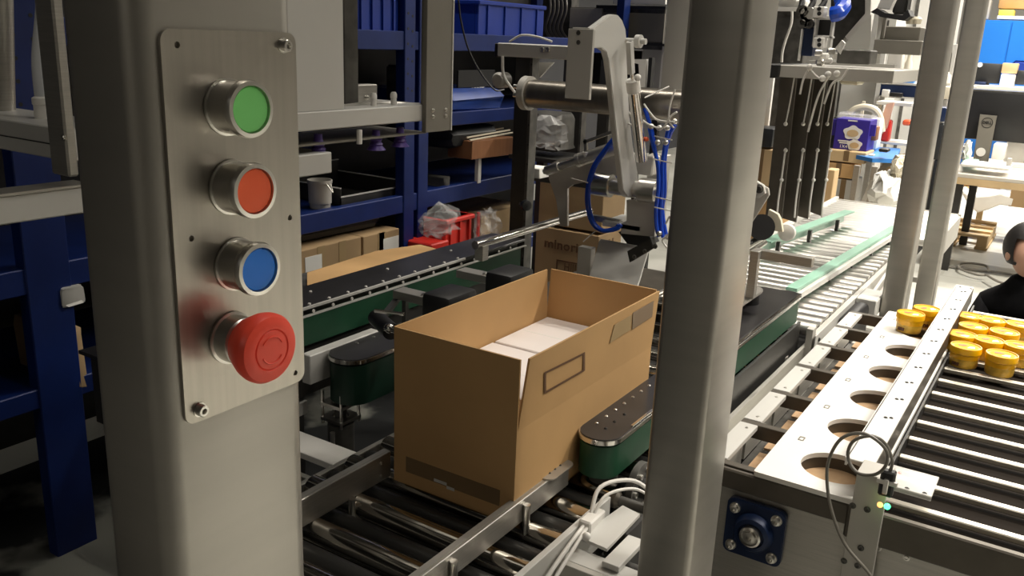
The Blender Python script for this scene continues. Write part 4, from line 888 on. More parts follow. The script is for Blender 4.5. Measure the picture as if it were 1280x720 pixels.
# flat bed with screws behind the carton
bd = thing('transfer_plate', 'flat brownish plate with bright screws behind the far end of the carton', 'plate', (-1.1, 2.1, .84))
MB().box(-1.36, -1.02, 2.05, 2.75, .835, .843, .001).build('bed_plate', 'bronze', bd)
n0 = bolt(V((-1.30, 2.10, .843)), Z, .0045, bd)
for k in range(1, 9): clone(n0, (0, .07*k, 0), bd)
MB().box(-1.03, -1.02, 2.05, 2.75, .843, .848).build('bright_edge', 'chrome', bd)
for x, y in ((-1.34, 2.1), (-1.34, 2.7)): MB().box(x-.015, x+.015, y-.015, y+.015, .3, .835).build('bed_leg', 'darkst', bd)

# ------------------------------------------------------------------ backdrop machine above the arm
mc = thing('machine_cabinet', 'dark grey machine cabinet with glossy window behind the gooseneck arm', 'machine', (-1.6, 5.3, 0))
yk = 5.05
def pb(u0, u1, v0, v1, y, d=.02):                              # upright slab measured on plane y
    um = (u0+u1)/2; vm = (v0+v1)/2
    return (P(u0, vm, y=y).x, P(u1, vm, y=y).x, y, y+d, P(um, v1, y=y).z, P(um, v0, y=y).z)
MB().box(*pb(712, 830, 10, 60, yk, .5), .002).build('cabinet_box', 'grime', mc)
MB().box(*pb(752, 830, 16, 52, yk-.012, .01), .001).build('window', 'mid', mc)
MB().box(*pb(745, 832, 7, 11, yk-.03, .03), .001).box(*pb(745, 832, 53, 56, yk-.03, .03), .001).build('window_bar', 'black', mc)
MB().box(*pb(766, 832, -4, 5, yk-.01, .02), .001).build('white_panel', 'paper', mc)
MB().box(*pb(712, 752, 10, 35, yk-.02, .02), .002).build('junction_box', 'paint', mc)
MB().box(*pb(800, 832, 57, 150, yk+.02, .4), .002).build('side_door', 'paint', mc)
MB().box(*pb(824, 827, 57, 150, yk-.0, .01), .001).build('door_edge', 'white', mc)
for u in (716, 826): MB().box(P(u, 60, y=yk+.1).x-.02, P(u, 60, y=yk+.1).x+.02, yk+.1, yk+.14, 0, P(u, 60, y=yk).z).build('leg', 'darkst', mc)
MB().box(*pb(715, 800, 62, 130, yk+.3, .3), .002).build('dark_housing', 'darkst', mc)
MB().box(*pb(660, 714, -30, 55, yk+.1, .1), .002).build('cable_panel', 'grime', mc)
for k in range(5):
    u = 685+5*k; MB().tube([P(u, -20, y=yk-.05), P(u+3, 10, y=yk-.1), P(u-3, 35, y=yk-.06), P(u+5, 50, y=yk-.04)], .008).build('cable', 'cable', mc)
wf = thing('white_rack_bracket', 'white bracket with dark bolts between the arm and the grey column', 'bracket', P(808, 100, y=3.6))
MB().prism([P(u, v, y=3.6) for u, v in ((789, 74), (808, 74), (806, 112), (800, 112), (798, 80), (789, 78))], (0, .02, 0)).build('bracket_plate', 'white', wf)
MB().box(*pb(809, 813, 72, 130, 3.6, .03)).build('black_rail', 'black', wf)
MB().box(*pb(794, 811, 112, 118, 3.6, .03)).build('foot', 'grime', wf)
MB().box(P(808, 1, y=3.62).x, P(812, 1, y=3.62).x, 3.62, 3.65, 0, P(810, 118, y=3.62).z).build('stem', 'black', wf)

# hanging cable over the shelf
MB().tube([P(573, 0, x=RKX+.1), P(576, 25, x=RKX+.1), P(585, 60, x=RKX+.1), P(600, 90, x=RKX+.1), P(618, 112, x=RKX+.1), P(630, 112, x=RKX+.1)], .004).build('hanging_cable', 'black', None, 'thin black cable hanging in front of the blue shelf', 'cable')
# ------------------------------------------------------------------ right of the centre post: second arm and hanging slats
ar = thing('swing_bracket', 'grey swing bracket with rounded corner and dark wheel right of the centre post', 'bracket', (-.95, 2.9, .9))
pts = [(880, 206), (905, 212), (948, 228), (960, 236), (961, 244), (950, 262), (938, 280), (930, 300), (920, 318), (880, 330)]
MB().prism([P(u, v, y=2.9) for u, v in pts], (0, .015, 0), .002).build('side_plate', 'paint', ar)
MB().prism([P(u, v, y=2.88) for u, v in ((890, 212), (936, 221), (954, 232), (956, 242), (948, 248), (890, 230))], (0, .02, 0), .002).build('clamp_plate', 'lpaint', ar)
bolt(P(949, 236, y=2.88), -Y, .012, ar, 'grime'); bolt(P(932, 231, y=2.88), -Y, .008, ar, 'grime'); bolt(P(936, 247, y=2.9), -Y, .006, ar)
MB().cyl(P(952, 284, y=2.98), P(952, 284, y=3.03), .045, seg=26).build('dark_wheel', 'black', ar)
MB().prism([P(u, v, y=3.05) for u, v in ((961, 262), (972, 268), (976, 276), (978, 290), (962, 288), (955, 300), (948, 292), (958, 278))], (0, .02, 0)).build('star_cam', 'cream', ar)
MB().lathe([(.02, 0), (.03, .004), (.03, .02), (.02, .024)], P(985, 290, y=3.1), -Y, 20).build('roller_cap', 'white', ar)
MB().cyl(P(884, 338, x=-.90), P(960, 292, x=-.90), .014, seg=16).build('chrome_tube', 'chrome', ar)
MB().cyl(P(884, 350, x=-.90), P(956, 303, x=-.90), .010, seg=14).build('lower_tube', 'chrome', ar)
hs = thing('hanging_slat_gripper', 'row of tall dark slats with thin cables hanging from a steel beam', 'gripper', (-.85, 3.5, .9))
for k, (ut, ub, w_) in enumerate(((976, 956, 20), (998, 975, 20), (1016, 990, 20), (1032, 1010, 16))):
    y = 3.50+.10*k
    sp = [P(ut, 92, y=y), P(ut+w_, 92, y=y), P(ub+w_, 282-k*4, y=y), P(ub, 276-k*4, y=y)]
    MB().prism(sp, (0, .012, 0), .001).build('dark_slat', 'bronze', hs)
    s_ = [(ut+w_-2, 90), (ut+w_-8, 125), (ut+w_-14, 155)]
    MB().tube([P(u, v, y=y-.01) for u, v in s_], .003).build('slat_cable', 'wcable', hs)
    MB().tube([P(u, v, y=y-.01) for u, v in ((ut+6, 185), (ut+2, 215), (ut-3, 250), (ut-5, 272))], .004).build('slat_cable', 'wcable', hs)
    for u, v in ((ut+w_-14, 155), (ut+6, 188), (ut+1, 225)): MB().sph(P(u, v, y=y-.012), .008).build('cable_clip', 'white', hs)
q0 = P(958, 80, y=3.42); q1 = P(1118, 90, y=3.42)
MB().box(P(985, 1, y=3.42).x+.0, q1.x, 3.42, 3.95, q0.z-.045, q0.z, .002).build('cross_beam', 'paint', hs)
MB().box(q0.x, P(986, 1, y=3.42).x, 3.41, 3.97, q0.z-.05, q0.z+.002, .004).build('beam_cap', 'black', hs)
for pts in (((1012, 84), (1004, 100), (1000, 118)), ((1010, 84), (1020, 95), (1028, 100)), ((1036, 95), (1025, 115), (1018, 135), (1010, 165)), ((1060, 86), (1052, 98), (1040, 105), (1030, 130))):
    MB().tube([P(u, v, y=3.40) for u, v in pts], .004).build('air_tube', 'wcable', hs)
for u, v in ((1012, 84), (1035, 93), (1028, 98), (1046, 92)): MB().sph(P(u, v, y=3.39), .012).build('fitting', 'white', hs)
MB().box(*pb(1050, 1074, 90, 106, 3.5, .1), .006).build('hanging_box', 'cream', hs)
# valve unit and actuator on top of the beam
vu = thing('valve_unit', 'aluminium valve and actuator frame above the slat beam with blue hose', 'actuator', P(1030, 80, y=3.6))
for a in ((1017, 1020, 22, 58), (1038, 1041, 10, 60), (1017, 1041, 22, 24.5), (1017, 1041, 45, 47.5)): MB().box(*pb(*a, 3.6, .03), .001).build('frame_bar', 'lpaint', vu)
for v0, v1 in ((8, 22), (47, 60)):
    MB().box(*pb(1016, 1030, v0, v1, 3.59, .05), .003).build('end_block', 'white', vu)
    for dv_ in (3, 9): MB().cyl(P(1024, v0+dv_, y=3.588), P(1024, v0+dv_, y=3.592), .008, seg=10).build('port', 'black', vu)
MB().box(*pb(1020, 1038, 24, 44, 3.64, .03), .001).build('dark_core', 'black', vu)
MB().box(*pb(1000, 1017, 34, 70, 3.62, .06), .002).build('blue_block', 'navy', vu)
MB().box(*pb(999, 1001, 36, 76, 3.60, .02), .001).build('white_edge', 'white', vu)
for u, v, r in ((1004, 14, .022), (1011, 18, .028), (1005, 28, .022), (1013, 30, .018)): MB().lathe([(r, 0), (r, .02), (r*.5, .02), (r*.5, .01)], P(u, v, y=3.62), -Y, 16).build('valve_knob', 'grime' if r != .028 else 'zinc', vu)
for i_, (u, v) in enumerate(((1022, 66), (1030, 70), (1038, 64), (1045, 70), (1052, 72), (1034, 76), (1024, 78))): MB().box(*pb(u-5, u+5, v-4, v+4, 3.5+.02*i_, .03), .006).build('fitting', 'white' if i_ % 2 else 'zinc', vu)
MB().box(*pb(1046, 1088, 62, 80, 3.55, .12), .004).build('servo_body', 'grime', vu)
MB().prism([P(u, v, y=3.54) for u, v in ((1044, 60), (1052, 50), (1056, 54), (1050, 68))], (0, .02, 0)).build('lever', 'lpaint', vu)
MB().tube([P(1052, 0, y=3.7), P(1054, 8, y=3.65), P(1048, 16, y=3.6), P(1040, 18, y=3.6)], .03, 10).build('blue_hose', 'blue', vu)
for k in range(3): MB().tube([P(1000+14*k, -20, y=3.7), P(1003+14*k, 0, y=3.68), P(1000+12*k, 12, y=3.65)], .012).build('cable', 'black', vu)
# grey angled machine arm
ga = thing('gantry_arm', 'white and grey angled gantry arm joining the nearer slanting post', 'machine arm', P(1100, 60, y=4.0))
MB().prism([P(u, v, y=4.6) for u, v in ((1040, -40), (1085, -40), (1082, 18), (1056, 46), (1046, 60), (1036, 64))], (0, .3, 0), .004).build('dark_body', 'grime', ga)
MB().prism([P(u, v, y=4.55) for u, v in ((1082, -40), (1090, -40), (1088, 20), (1060, 50), (1056, 46), (1081, 17))], (0, .3, 0), .002).build('white_edge', 'white', ga)
MB().prism([P(u, v, y=4.5) for u, v in ((1089, 18), (1089, 66), (1046, 66), (1060, 50))], (0, .2, 0), .002).build('white_gusset', 'white', ga)
MB().box(*pb(1088, 1094, 15, 84, 4.1, .15), .001).build('column_edge', 'lpaint', ga)
MB().box(*pb(1091, 1152, 50, 68, 4.1, .16), .003).build('box_arm', 'mid', ga)
MB().box(*pb(1098, 1150, 33, 50, 4.26, .16), .003).build('box_arm_back', 'mid', ga)
MB().box(*pb(1094, 1106, 14, 50, 4.2, .04), .008).build('clear_guard', 'paint', ga)
MB().prism([P(u, v, y=4.1) for u, v in ((1088, 15), (1096, 10), (1106, 16), (1128, 19), (1135, 12), (1138, 20), (1130, 26), (1100, 21))], (0, .12, 0), .002).build('black_bracket', 'black', ga)
MB().prism([P(u, v, y=4.2) for u, v in ((1096, 10), (1108, -16), (1124, -14), (1112, 12))], (0, .06, 0), .002).build('white_cover', 'white', ga)
MB().box(*pb(1118, 1136, -30, 18, 4.35, .1), .01).build('motor', 'black', ga)
for u in (1138, 1145): MB().lathe([(.018, 0), (.022, .02), (.012, .03)], P(u, 30, y=4.2), Z, 12).build('foot_stud', 'cream', ga)
MB().box(*pb(1010, 1118, 78, 92, 4.05, .04), .001).build('lower_rail', 'paint', ga)
# white cabinets, shelving in the distance
def slab(nm, lab, cat, u0, u1, v0, v1, y, d, m, extra=None, ground=False, grp=None):
    b = pb(u0, u1, v0, v1, y, d)
    if ground: b = (*b[:4], 0, b[5])
    t = thing(nm, lab, cat, ((b[0]+b[1])/2, y+d/2, b[4]), grp)
    MB().box(*b, .004).build('body', m, t)
    for e in (extra or []): MB().box(*pb(*e[:4], y-.012, .014), .001).build(e[5] if len(e) > 5 else 'panel', e[4], t)
    return t
slab('white_cabinet', 'tall white cabinet behind the hanging slats', 'cabinet', 1000, 1108, 20, 200, 9.0, .5, 'lpaint', [(1050, 1052, 25, 180, 'grime', 'door_gap'), (1098, 1100, 25, 180, 'grime', 'door_gap')], True)
slab('grey_machine_cover', 'large dark grey machine cover behind the valve unit', 'machine', 964, 1006, 14, 90, 5.6, .4, 'grime', [(966, 1004, 9, 14, 'white', 'white_ledge')], True)
lump('white_bundle', 'crumpled white and blue bundle lying on top of the grey machine cover', 'bundle', P(968, 1, y=5.7).x, P(1002, 1, y=5.7).x, 5.65, 5.9, P(985, 9, y=5.7).z, P(985, -18, y=5.7).z, 'paper', None, .04)
slab('blue_end_frame', 'narrow blue upright frame beside the centre post near the hanging slats', 'frame', 948, 954, 80, 190, 4.6, .05, 'bin', None, True)
MB().tube([P(990, 14, y=5.5), P(989, 30, y=5.5), P(982, 50, y=5.5), P(978, 65, y=5.5), P(977, 78, y=5.5)], .008).build('power_cable', 'wcable', None, 'pale cord hanging down the grey machine cover', 'cord')
slab('black_side_plate', 'black plate clipped beside the centre post above the slat beam', 'plate', 955, 964, 42, 80, 3.46, .02, 'black')
slab('dark_switch_cabinet', 'narrow dark cabinet edge right beside the centre post at the top', 'cabinet', 952, 966, -30, 40, 6.5, .3, 'grime', [(964, 966, -30, 40, 'lpaint', 'edge_trim')], True)
# shelf rack between cabinet and slanting posts
y = 8.6
sh = thing('goods_shelf', 'light steel shelf with jars and blue fittings between cabinet and slanting post', 'shelf', (P(1125, 1, y=y).x, y, 0))
for v in (105, 122): MB().box(*pb(1098, 1215, v, v+3, y, .4), .002).build('shelf_board', 'lpaint', sh)
for u in (1099, 1186): MB().box(P(u, 100, y=y).x-.02, P(u, 100, y=y).x+.02, y, y+.04, 0, P(u, 55, y=y).z, .002).build('upright', 'lpaint', sh)
MB().box(*pb(1100, 1185, 55, 122, y+.38, .02), .0).build('back_panel', 'paper', sh)
MB().box(*pb(1100, 1185, 108, 122, y-.0, .02), .0).build('blue_front', 'navy', sh)
def item(nm, lab, cat, u0, u1, v0, v1, y, m, d=.12, cyl=False):
    b = pb(u0, u1, v0, v1, y, d)
    if cyl:
        r = (b[1]-b[0])/2; c = V(((b[0]+b[1])/2, y+r, b[4])); h = b[5]-b[4]
        return MB().lathe([(r*.95, 0), (r, h*.08), (r, h*.7), (r*.6, h*.82), (r*.55, h), (r*.3, h)], c, Z, 16).build(nm, m, None, lab, cat)
    return MB().box(*b, min(.01, d*.1), 2).build(nm, m, None, lab, cat)
item('grey_binder', 'tall grey board standing on the far shelf', 'board', 1108, 1126, 62, 104, y+.1, 'paint')
item('beige_jar', 'tall cream jar on the far shelf beside the grey board', 'jar', 1129, 1139, 68, 104, y+.1, 'cream', cyl=True)
item('blue_bag', 'crumpled blue bag at the edge of the far shelf', 'bag', 1127, 1143, 95, 105, y+.02, 'tabler', .08)
item('black_tool', 'flat black tool on the lower board of the far shelf', 'tool', 1112, 1128, 116, 121, y-.06, 'black', .05)
item('white_roll', 'white roll at the left end of the lower far shelf', 'roll', 1102, 1111, 112, 121, y-.06, 'paper', .05)
item('steel_stand_tool', 'slim chrome tool stand seen between the two slanting posts', 'tool', 1184, 1189, 58, 92, y-.05, 'chrome', .04, True)
item('white_pot', 'white pot at the foot of the chrome tool stand', 'pot', 1175, 1188, 90, 104, y-.1, 'white', .09, True)
item('paper_stack', 'stack of cream papers between the slanting posts', 'paper', 1173, 1188, 108, 124, y-.2, 'cream', .15)
item('black_case', 'rounded black case between the slanting posts below the paper stack', 'case', 1163, 1180, 155, 200, 7.6, 'bag', .3)
item('navy_cloth', 'folded navy cloth between the slanting posts', 'cloth', 1168, 1182, 134, 152, 7.6, 'navy', .2)
item('white_rag', 'white rag bundle on the black case between the slanting posts', 'cloth', 1163, 1176, 148, 156, 7.62, 'paper', .1)
# work chair with red parts
rc_ = thing('tool_trolley', 'pale steel trolley with red and orange parts left of the nearer slanting post', 'trolley', (P(1112, 1, y=7.9).x, 7.9, 0))
for u, v0, v1, m in ((1102, 150, 185, 'red'), (1128, 150, 165, 'orange')): MB().box(*pb(u, u+10, v0, v1-8, 7.9, .1), .01).build('red_part', m, rc_)
for u in (1098, 1120, 1134): MB().box(P(u, 1, y=7.95).x-.012, P(u, 1, y=7.95).x+.012, 7.95, 7.97, 0, P(u, 128, y=7.95).z, .001).build('upright', 'cream', rc_)
MB().box(*pb(1095, 1140, 128, 132, 7.9, .3), .002).build('trolley_tray', 'lpaint', rc_)
MB().box(*pb(1095, 1140, 178, 181, 7.9, .3), .002).build('trolley_tray', 'lpaint', rc_)
MB().prism([P(u, v, y=7.85) for u, v in ((1108, 130), (1117, 128), (1108, 160), (1098, 172), (1096, 165))], (0, .05, 0)).build('pink_handle', 'skin', rc_)
# curved cream back (chair) behind the violet carton
MB().tube([P(u, v, y=7.8) for u, v in ((1062, 142), (1070, 136), (1082, 134), (1094, 138), (1100, 148), (1102, 165))], .03, 10).build('bentwood_chair_back', 'cream', None, 'curved cream chair back behind the violet carton', 'chair')
item('paper_bag', 'pale paper bag standing behind the right side of the violet carton', 'bag', 1086, 1098, 148, 186, 7.5, 'paper', .15)
item('black_cushion', 'black bundle left of the violet carton', 'bundle', 1039, 1045, 146, 189, 7.36, 'bag', .1)
item('white_crate', 'white and dark grille crate left of the violet carton', 'crate', 1024, 1038, 165, 252, 7.45, 'paper', .15)
item('brown_roll', 'round brown roll right of the violet carton', 'roll', 1087, 1096, 158, 176, 7.3, 'bwood', .1)

# violet printed carton: plain splash prints with a tan centre
vc = thing('violet_carton', 'violet carton with white splash prints and tan cookies on the right of the slats', 'carton', P(1064, 188, y=7.2))
b = pb(1043, 1086, 149, 188, 7.2, .25)
MB().box(*b, .004).build('carton_body', 'pbox', vc)
MB().box(b[0]-.05, b[0], 7.22, 7.24, b[4]+.1, b[5]-.01, .001).build('open_flap', 'pbox', vc)
MB().box(b[1], b[1]+.04, 7.22, 7.24, b[4]+.12, b[5]-.03, .001).build('open_flap', 'pbox', vc)
tp = MB().box(b[0], b[1], 7.21, 7.44, b[5], b[5]+.03, .01)
for v_ in tp.bm.verts: v_.co.z += random.uniform(-.01, .02)
tp.build('plastic_lining', 'film', vc)
for (u, v, r) in ((1066, 166, .065), (1068, 181, .052)):
    c = P(u, v, y=7.199)
    ob = [c+V((r*1.05*math.cos(t_)*(1+.10*math.sin(5*t_)), -.0015, r*.80*math.sin(t_)*(1+.10*math.sin(5*t_)))) for t_ in [2*math.pi*k/40 for k in range(40)]]
    MB().prism(ob, (0, .001, 0)).build('splash_print', 'white', vc)
    ib = [c+V((r*.66*math.cos(t_), -.003, r*.42*math.sin(t_)-.004)) for t_ in [2*math.pi*k/24 for k in range(24)]]
    MB().prism(ib, (0, .001, 0)).build('cookie_print', 'cardl', vc)
for u, v, l in ((1066, 151, .07), (1054, 176, .08), (1054, 178.5, .06)): MB().box(P(u, v, y=7.2).x-l/2, P(u, v, y=7.2).x+l/2, 7.1985, 7.2, P(u, v, y=7.2).z-.005, P(u, v, y=7.2).z+.005).build('white_lettering', 'white', vc)
text('1X4', .035, P(1054, 183, y=7.1995), X, Z, 'white', 'white_lettering', vc, .0008)
# cartons and goods under / left
def gbox(nm, lab, cat, u0, u1, v0, v1, y, m='cardl', d=.3):
    b = pb(u0, u1, v0, v1, y, d); t = thing(nm, lab, cat, ((b[0]+b[1])/2, y+d/2, b[4]))
    MB().box(*b, .004).build('carton_body', m, t); MB().box((b[0]+b[1])/2-.02, (b[0]+b[1])/2+.02, y-.001, y+d+.001, b[4]+.01, b[5]+.001).build('tape_strip', 'tape', t); return t
gbox('carton', 'flat brown carton directly under the violet carton', 'carton', 1034, 1082, 189, 203, 7.1)
gbox('carton', 'brown carton under the flat one left of the blue table', 'carton', 1030, 1066, 204, 222, 7.1, 'card')
gbox('carton', 'pale grey lidded box under the cartons left of the blue table legs', 'box', 1040, 1066, 224, 252, 7.1, 'paint')
oc = gbox('open_bin_carton', 'tall tan carton with an open hand hole beside the far slats', 'carton', 1012, 1040, 211, 268, 5.7, 'cardl', .12)
MB().box(oc.location.x-.08, oc.location.x+.08, 5.71, 5.81, 0, oc.location.z, .002).build('lower_half', 'card', oc)
MB().box(P(1010, 1, y=7.2).x, P(1095, 1, y=7.2).x, 7.05, 7.65, .25, .29).box(P(1012, 1, y=7.2).x, P(1012, 1, y=7.2).x+.04, 7.06, 7.1, 0, .25).box(P(1090, 1, y=7.2).x, P(1090, 1, y=7.2).x+.04, 7.06, 7.1, 0, .25).build('low_platform', 'darkst', None, 'low dark platform under the cartons in the background', 'platform')
gbox('wooden_slat_carton', 'row of tan cartons right of the centre post behind the swing bracket', 'carton', 930, 968, 186, 232, 5.0, 'cardl', .3)
item('dark_pump', 'black machine parts on a ledge above the tan cartons by the centre post', 'machine part', 938, 966, 160, 184, 5.0, 'bag', .2)
MB().box(P(925, 1, y=5).x, P(972, 1, y=5).x, 4.9, 5.4, P(945, 186, y=5).z, P(945, 184, y=5).z).build('ledge_board', 'wood', None, 'narrow wooden ledge over the tan cartons', 'shelf')
item('white_panel_piece', 'white panel leaning between the centre post and the slats', 'panel', 950, 962, 96, 184, 5.3, 'white', .03)
slab('brown_base_block', 'brown block under the tan cartons behind the swing bracket', 'block', 925, 972, 233, 330, 5.0, .3, 'card', None, True)
# blue table
bt_ = thing('blue_table', 'small blue topped steel work table at the end of the roller conveyor', 'table', (P(1090, 1, y=7).x, 7, 0))
t0, t1 = P(1058, 196, z=.80), P(1122, 200, z=.80)
MB().prism([P(u, v, z=.80) for u, v in ((1058, 196), (1080, 187), (1125, 190), (1120, 204), (1090, 203))], (0, 0, .03)).build('table_top', 'tabler', bt_)
for u, v, y in ((1073, 200, 6.7), (1095, 200, 6.75), (1088, 195, 7.1)):
    x_ = P(u, v, y=y).x; MB().box(x_-.02, x_+.02, y-.02, y+.02, 0, .80, .002).build('leg', 'steel', bt_)
MB().bar(V((P(1073, 200, y=6.7).x, 6.72, .25)), V((P(1095, 200, y=6.75).x, 6.74, .7)), .03, .03).build('brace', 'zinc', bt_)
item('black_tape_gun', 'black tool lying on the blue table', 'tool', 1098, 1110, 186, 190.5, 7.0, 'black', .1)
item('paper_scrap', 'white paper scrap lying on the blue table', 'paper', 1085, 1092, 193, 195, 6.8, 'paper', .06)
def crumple(nm, lab, cat, u0, u1, v0, v1, y, d, m, amp):
    b = pb(u0, u1, v0, v1, y, d); mb = MB()
    mb.sph(V(((b[0]+b[1])/2, y+d/2, (b[4]+b[5])/2)), 1, ((b[1]-b[0])/2, d/2, (b[5]-b[4])/2), 18, 10)
    for v_ in mb.bm.verts: v_.co += V((random.uniform(-1, 1), random.uniform(-1, 1), random.uniform(-1, 1)))*amp
    return mb.build(nm, m, None, lab, cat, ang=25)
crumple('white_sack', 'big crumpled white sack under the blue table', 'sack', 1080, 1122, 220, 262, 6.5, .35, 'paper', .03)
crumple('cream_sack', 'small cream bundle right of the blue table behind the slanting post', 'bundle', 1112, 1126, 196, 225, 6.6, .25, 'cream', .02)
crumple('paper_heap', 'heap of crumpled wrapping behind the blue table legs', 'heap', 1095, 1145, 200, 232, 7.75, .4, 'cardl', .04)

# ------------------------------------------------------------------ desk with the big screen
DZ = .75
dsk = thing('work_desk', 'cream topped desk with a big black screen at the right edge', 'desk', (-.2, 7.9, 0))
MB().box(-.80, .9, 7.30, 8.6, DZ-.03, DZ, .004).build('desk_top', 'desk', dsk)
MB().box(-.80, .9, 7.30, 7.33, DZ-.08, DZ-.03, .002).build('front_rail', 'wood', dsk)
for x in (-.72, .8):
    for y in (7.36, 8.5): MB().box(x-.03, x+.03, y-.03, y+.03, 0, DZ-.03, .002).build('leg', 'darkst', dsk)
sc = thing('large_monitor', 'big black monitor seen from behind with a grey stand and round logo badge', 'monitor', (-.45, 8.2, DZ))
b = pb(1196, 1330, 116, 178, 8.2, .05)
MB().box(*b, .012, 2).build('screen_back', 'black', sc)
MB().box(b[0]-.005, b[1]+.005, 8.21, 8.24, b[5]-.005, b[5]+.012, .003).build('bezel', 'grime', sc)
sb_ = [P(u, v, y=8.14) for u, v in ((1225, 143), (1246, 145), (1235, 203), (1216, 201))]
stn = MB().prism(sb_, (0, .03, 0), .003).build('stand', 'mid', sc)
MB().box(-.80, -.45, 8.0, 8.3, DZ, DZ+.012, .004).build('stand_foot', 'paint', sc)
cl_ = P(1234, 153.5, y=8.139)
MB().lathe([(.042, 0), (.042, .002), (.037, .002), (.037, 0), (.042, 0)], cl_, -Y, 26, False).build('logo_ring', 'darkst', sc)
text('DELL', .030, cl_+V((0, -.0025, 0)), X, Z, 'darkst', 'logo_lettering', sc, .001, bold=.001)
MB().lathe([(.035, 0), (.035, .004), (.003, .005)], P(1226, 190, y=8.135), -Y, 22).build('round_sticker', 'paper', sc)
item('white_keyboard_box', 'white box on the desk right of the grey monitor stand', 'box', 1240, 1256, 180, 200, 8.0, 'paper', .2)
item('paper_spread', 'spread of white papers on the desk at the picture edge', 'papers', 1256, 1300, 178, 204, 8.3, 'paper', .02)
item('green_folder', 'green folder lying on the desk by the nearer slanting post', 'folder', 1202, 1220, 202, 206, 7.6, 'mint', .25)
crumple('white_figure_cloth', 'small white cloth bundle on the desk left of the monitor stand', 'cloth', 1202, 1213, 176, 203, 7.8, .12, 'paper', .012)
item('desk_paper', 'sheaf of cream papers along the front of the desk', 'papers', 1200, 1262, 207, 211, 7.35, 'paper', .3)
item('grey_mouse_stand', 'small dark grey stand on the desk papers near the picture edge', 'stand', 1258, 1264, 198, 210, 7.5, 'paint', .05)
# pallets and cloth under the desk
def pallet(lab, x0, x1, y0, y1, z0, n=4, grp=None):
    t = thing('wooden_pallet', lab, 'pallet', ((x0+x1)/2, (y0+y1)/2, z0), grp)
    for k in range(n):
        y = y0+(y1-y0)*k/(n-1)*.88; MB().box(x0, x1, y, y+(y1-y0)*.12, z0+.10, z0+.122, .002).build('deck_board', 'wood', t)
    for k in range(3):
        x = x0+(x1-x0-.08)*k/2; MB().box(x, x+.08, y0, y1, z0+.022, z0+.10, .002).build('block_beam', 'wood', t)
        MB().box(x-.01, x+.09, y0, y1, z0, z0+.021, .002).build('bottom_board', 'wood', t)
a = P(1190, 290, z=0); b_ = P(1248, 292, z=0)
pallet('pale wooden pallet on the floor under the white cloth by the desk', -1.1, b_.x-.02, 8.35, 9.18, 0.0)
item('dark_crate', 'dark crate on the floor between the two slanting posts', 'crate', 1158, 1182, 200, 312, 7.6, 'bag', .3)
gbox('carton', 'long tan carton lying under the desk', 'carton', 1200, 1252, 222, 234, 9.3, 'card', .4)
MB().box(P(1196, 1, y=9.3).x, P(1256, 1, y=9.3).x, 9.25, 9.8, P(1225, 238, y=9.3).z-.03, P(1225, 235, y=9.3).z).box(-1.25, -1.2, 9.3, 9.35, .0, P(1225, 238, y=9.3).z-.03).box(-.72, -.67, 9.3, 9.35, .0, P(1225, 238, y=9.3).z-.03).build('wooden_bench', 'wood', None, 'pale wooden bench carrying the long tan carton', 'bench')
wc = MB(); n = 10
pts2 = [P(u, v, y=8.9) for u, v in ((1201, 238), (1215, 246), (1235, 245), (1250, 242), (1268, 248), (1265, 258), (1250, 256), (1235, 262), (1222, 266), (1210, 256))]
wc.prism(pts2, (0, .30, 0), .008); wc.build('white_cloth', 'paper', None, 'white cloth draped over the pallet under the desk', 'cloth')
gbox('carton', 'large brown carton on the floor at the picture edge under the desk', 'carton', 1262, 1330, 232, 262, 8.9, 'card2', .4)
# far bench, second screen, cabinets
fbn = thing('far_bench', 'long grey bench in the far background below the blue cabinets', 'bench', (-.9, 12.5, 0))
b = pb(1208, 1300, 108, 113, 12.5, .6)
MB().box(b[0]-.3, b[1]+.5, 12.5, 13.1, b[4], b[5], .004).build('bench_top', 'lpaint', fbn)
for x in (b[0]-.25, b[1]+.4): MB().box(x-.03, x+.03, 12.55, 12.6, 0, b[4], .002).build('leg', 'steel', fbn)
ms = thing('small_monitor', 'small black monitor on the far bench below the blue cabinet', 'monitor', P(1233, 108, y=12.7))
MB().box(*pb(1217, 1251, 79, 104, 12.7, .05), .01, 2).build('screen_back', 'black', ms)
MB().lathe([(.03, 0), (.03, .004), (.003, .004)], P(1225, 81, y=12.69), -Y, 16).build('round_badge', 'paper', ms)
MB().box(*pb(1228, 1236, 102, 108.5, 12.72, .05), .002).build('stand', 'black', ms)
item('tan_box', 'tan box on the white stack on the far bench', 'box', 1252, 1272, 79, 92, 12.65, 'cardl', .2)
item('white_document_box', 'white printed box on the far bench right of the small monitor', 'box', 1250, 1268, 93, 108, 12.6, 'paper', .2)
item('blue_box_small', 'low blue box at the foot of the small monitor', 'box', 1216, 1232, 102, 108, 12.6, 'navy', .1)
item('black_gadget', 'black gadget at the right end of the far bench', 'tool', 1270, 1282, 88, 106, 12.7, 'bag', .15)
cb = thing('blue_cabinet', 'bright blue double door steel cabinet in the far background', 'cabinet', (-.9, 14, 0))
x0, x1, x2 = P(1224, 50, y=14).x, P(1261, 50, y=14).x, P(1302, 50, y=14).x; zt = P(1240, 25, y=14).z
MB().box(x0-.03, x2+.03, 14.02, 14.5, .05, zt, .004).build('cabinet_body', 'cabinet', cb)
MB().box(x0, x1-.008, 14.0, 14.02, .1, zt-.02, .003).build('door', 'cabinet', cb); d2 = MB().box(x1+.008, x2, 14.0, 14.02, .1, zt-.02, .003).build('door', 'cabinet', cb)
MB().box(x1+.10, x1+.30, 13.97, 14.0, 1.35, 1.55, .03).build('vent_handle', 'bin', cb)
MB().box(x0, x0+.05, 14.4, 14.45, 0, .05).build('foot', 'black', cb)
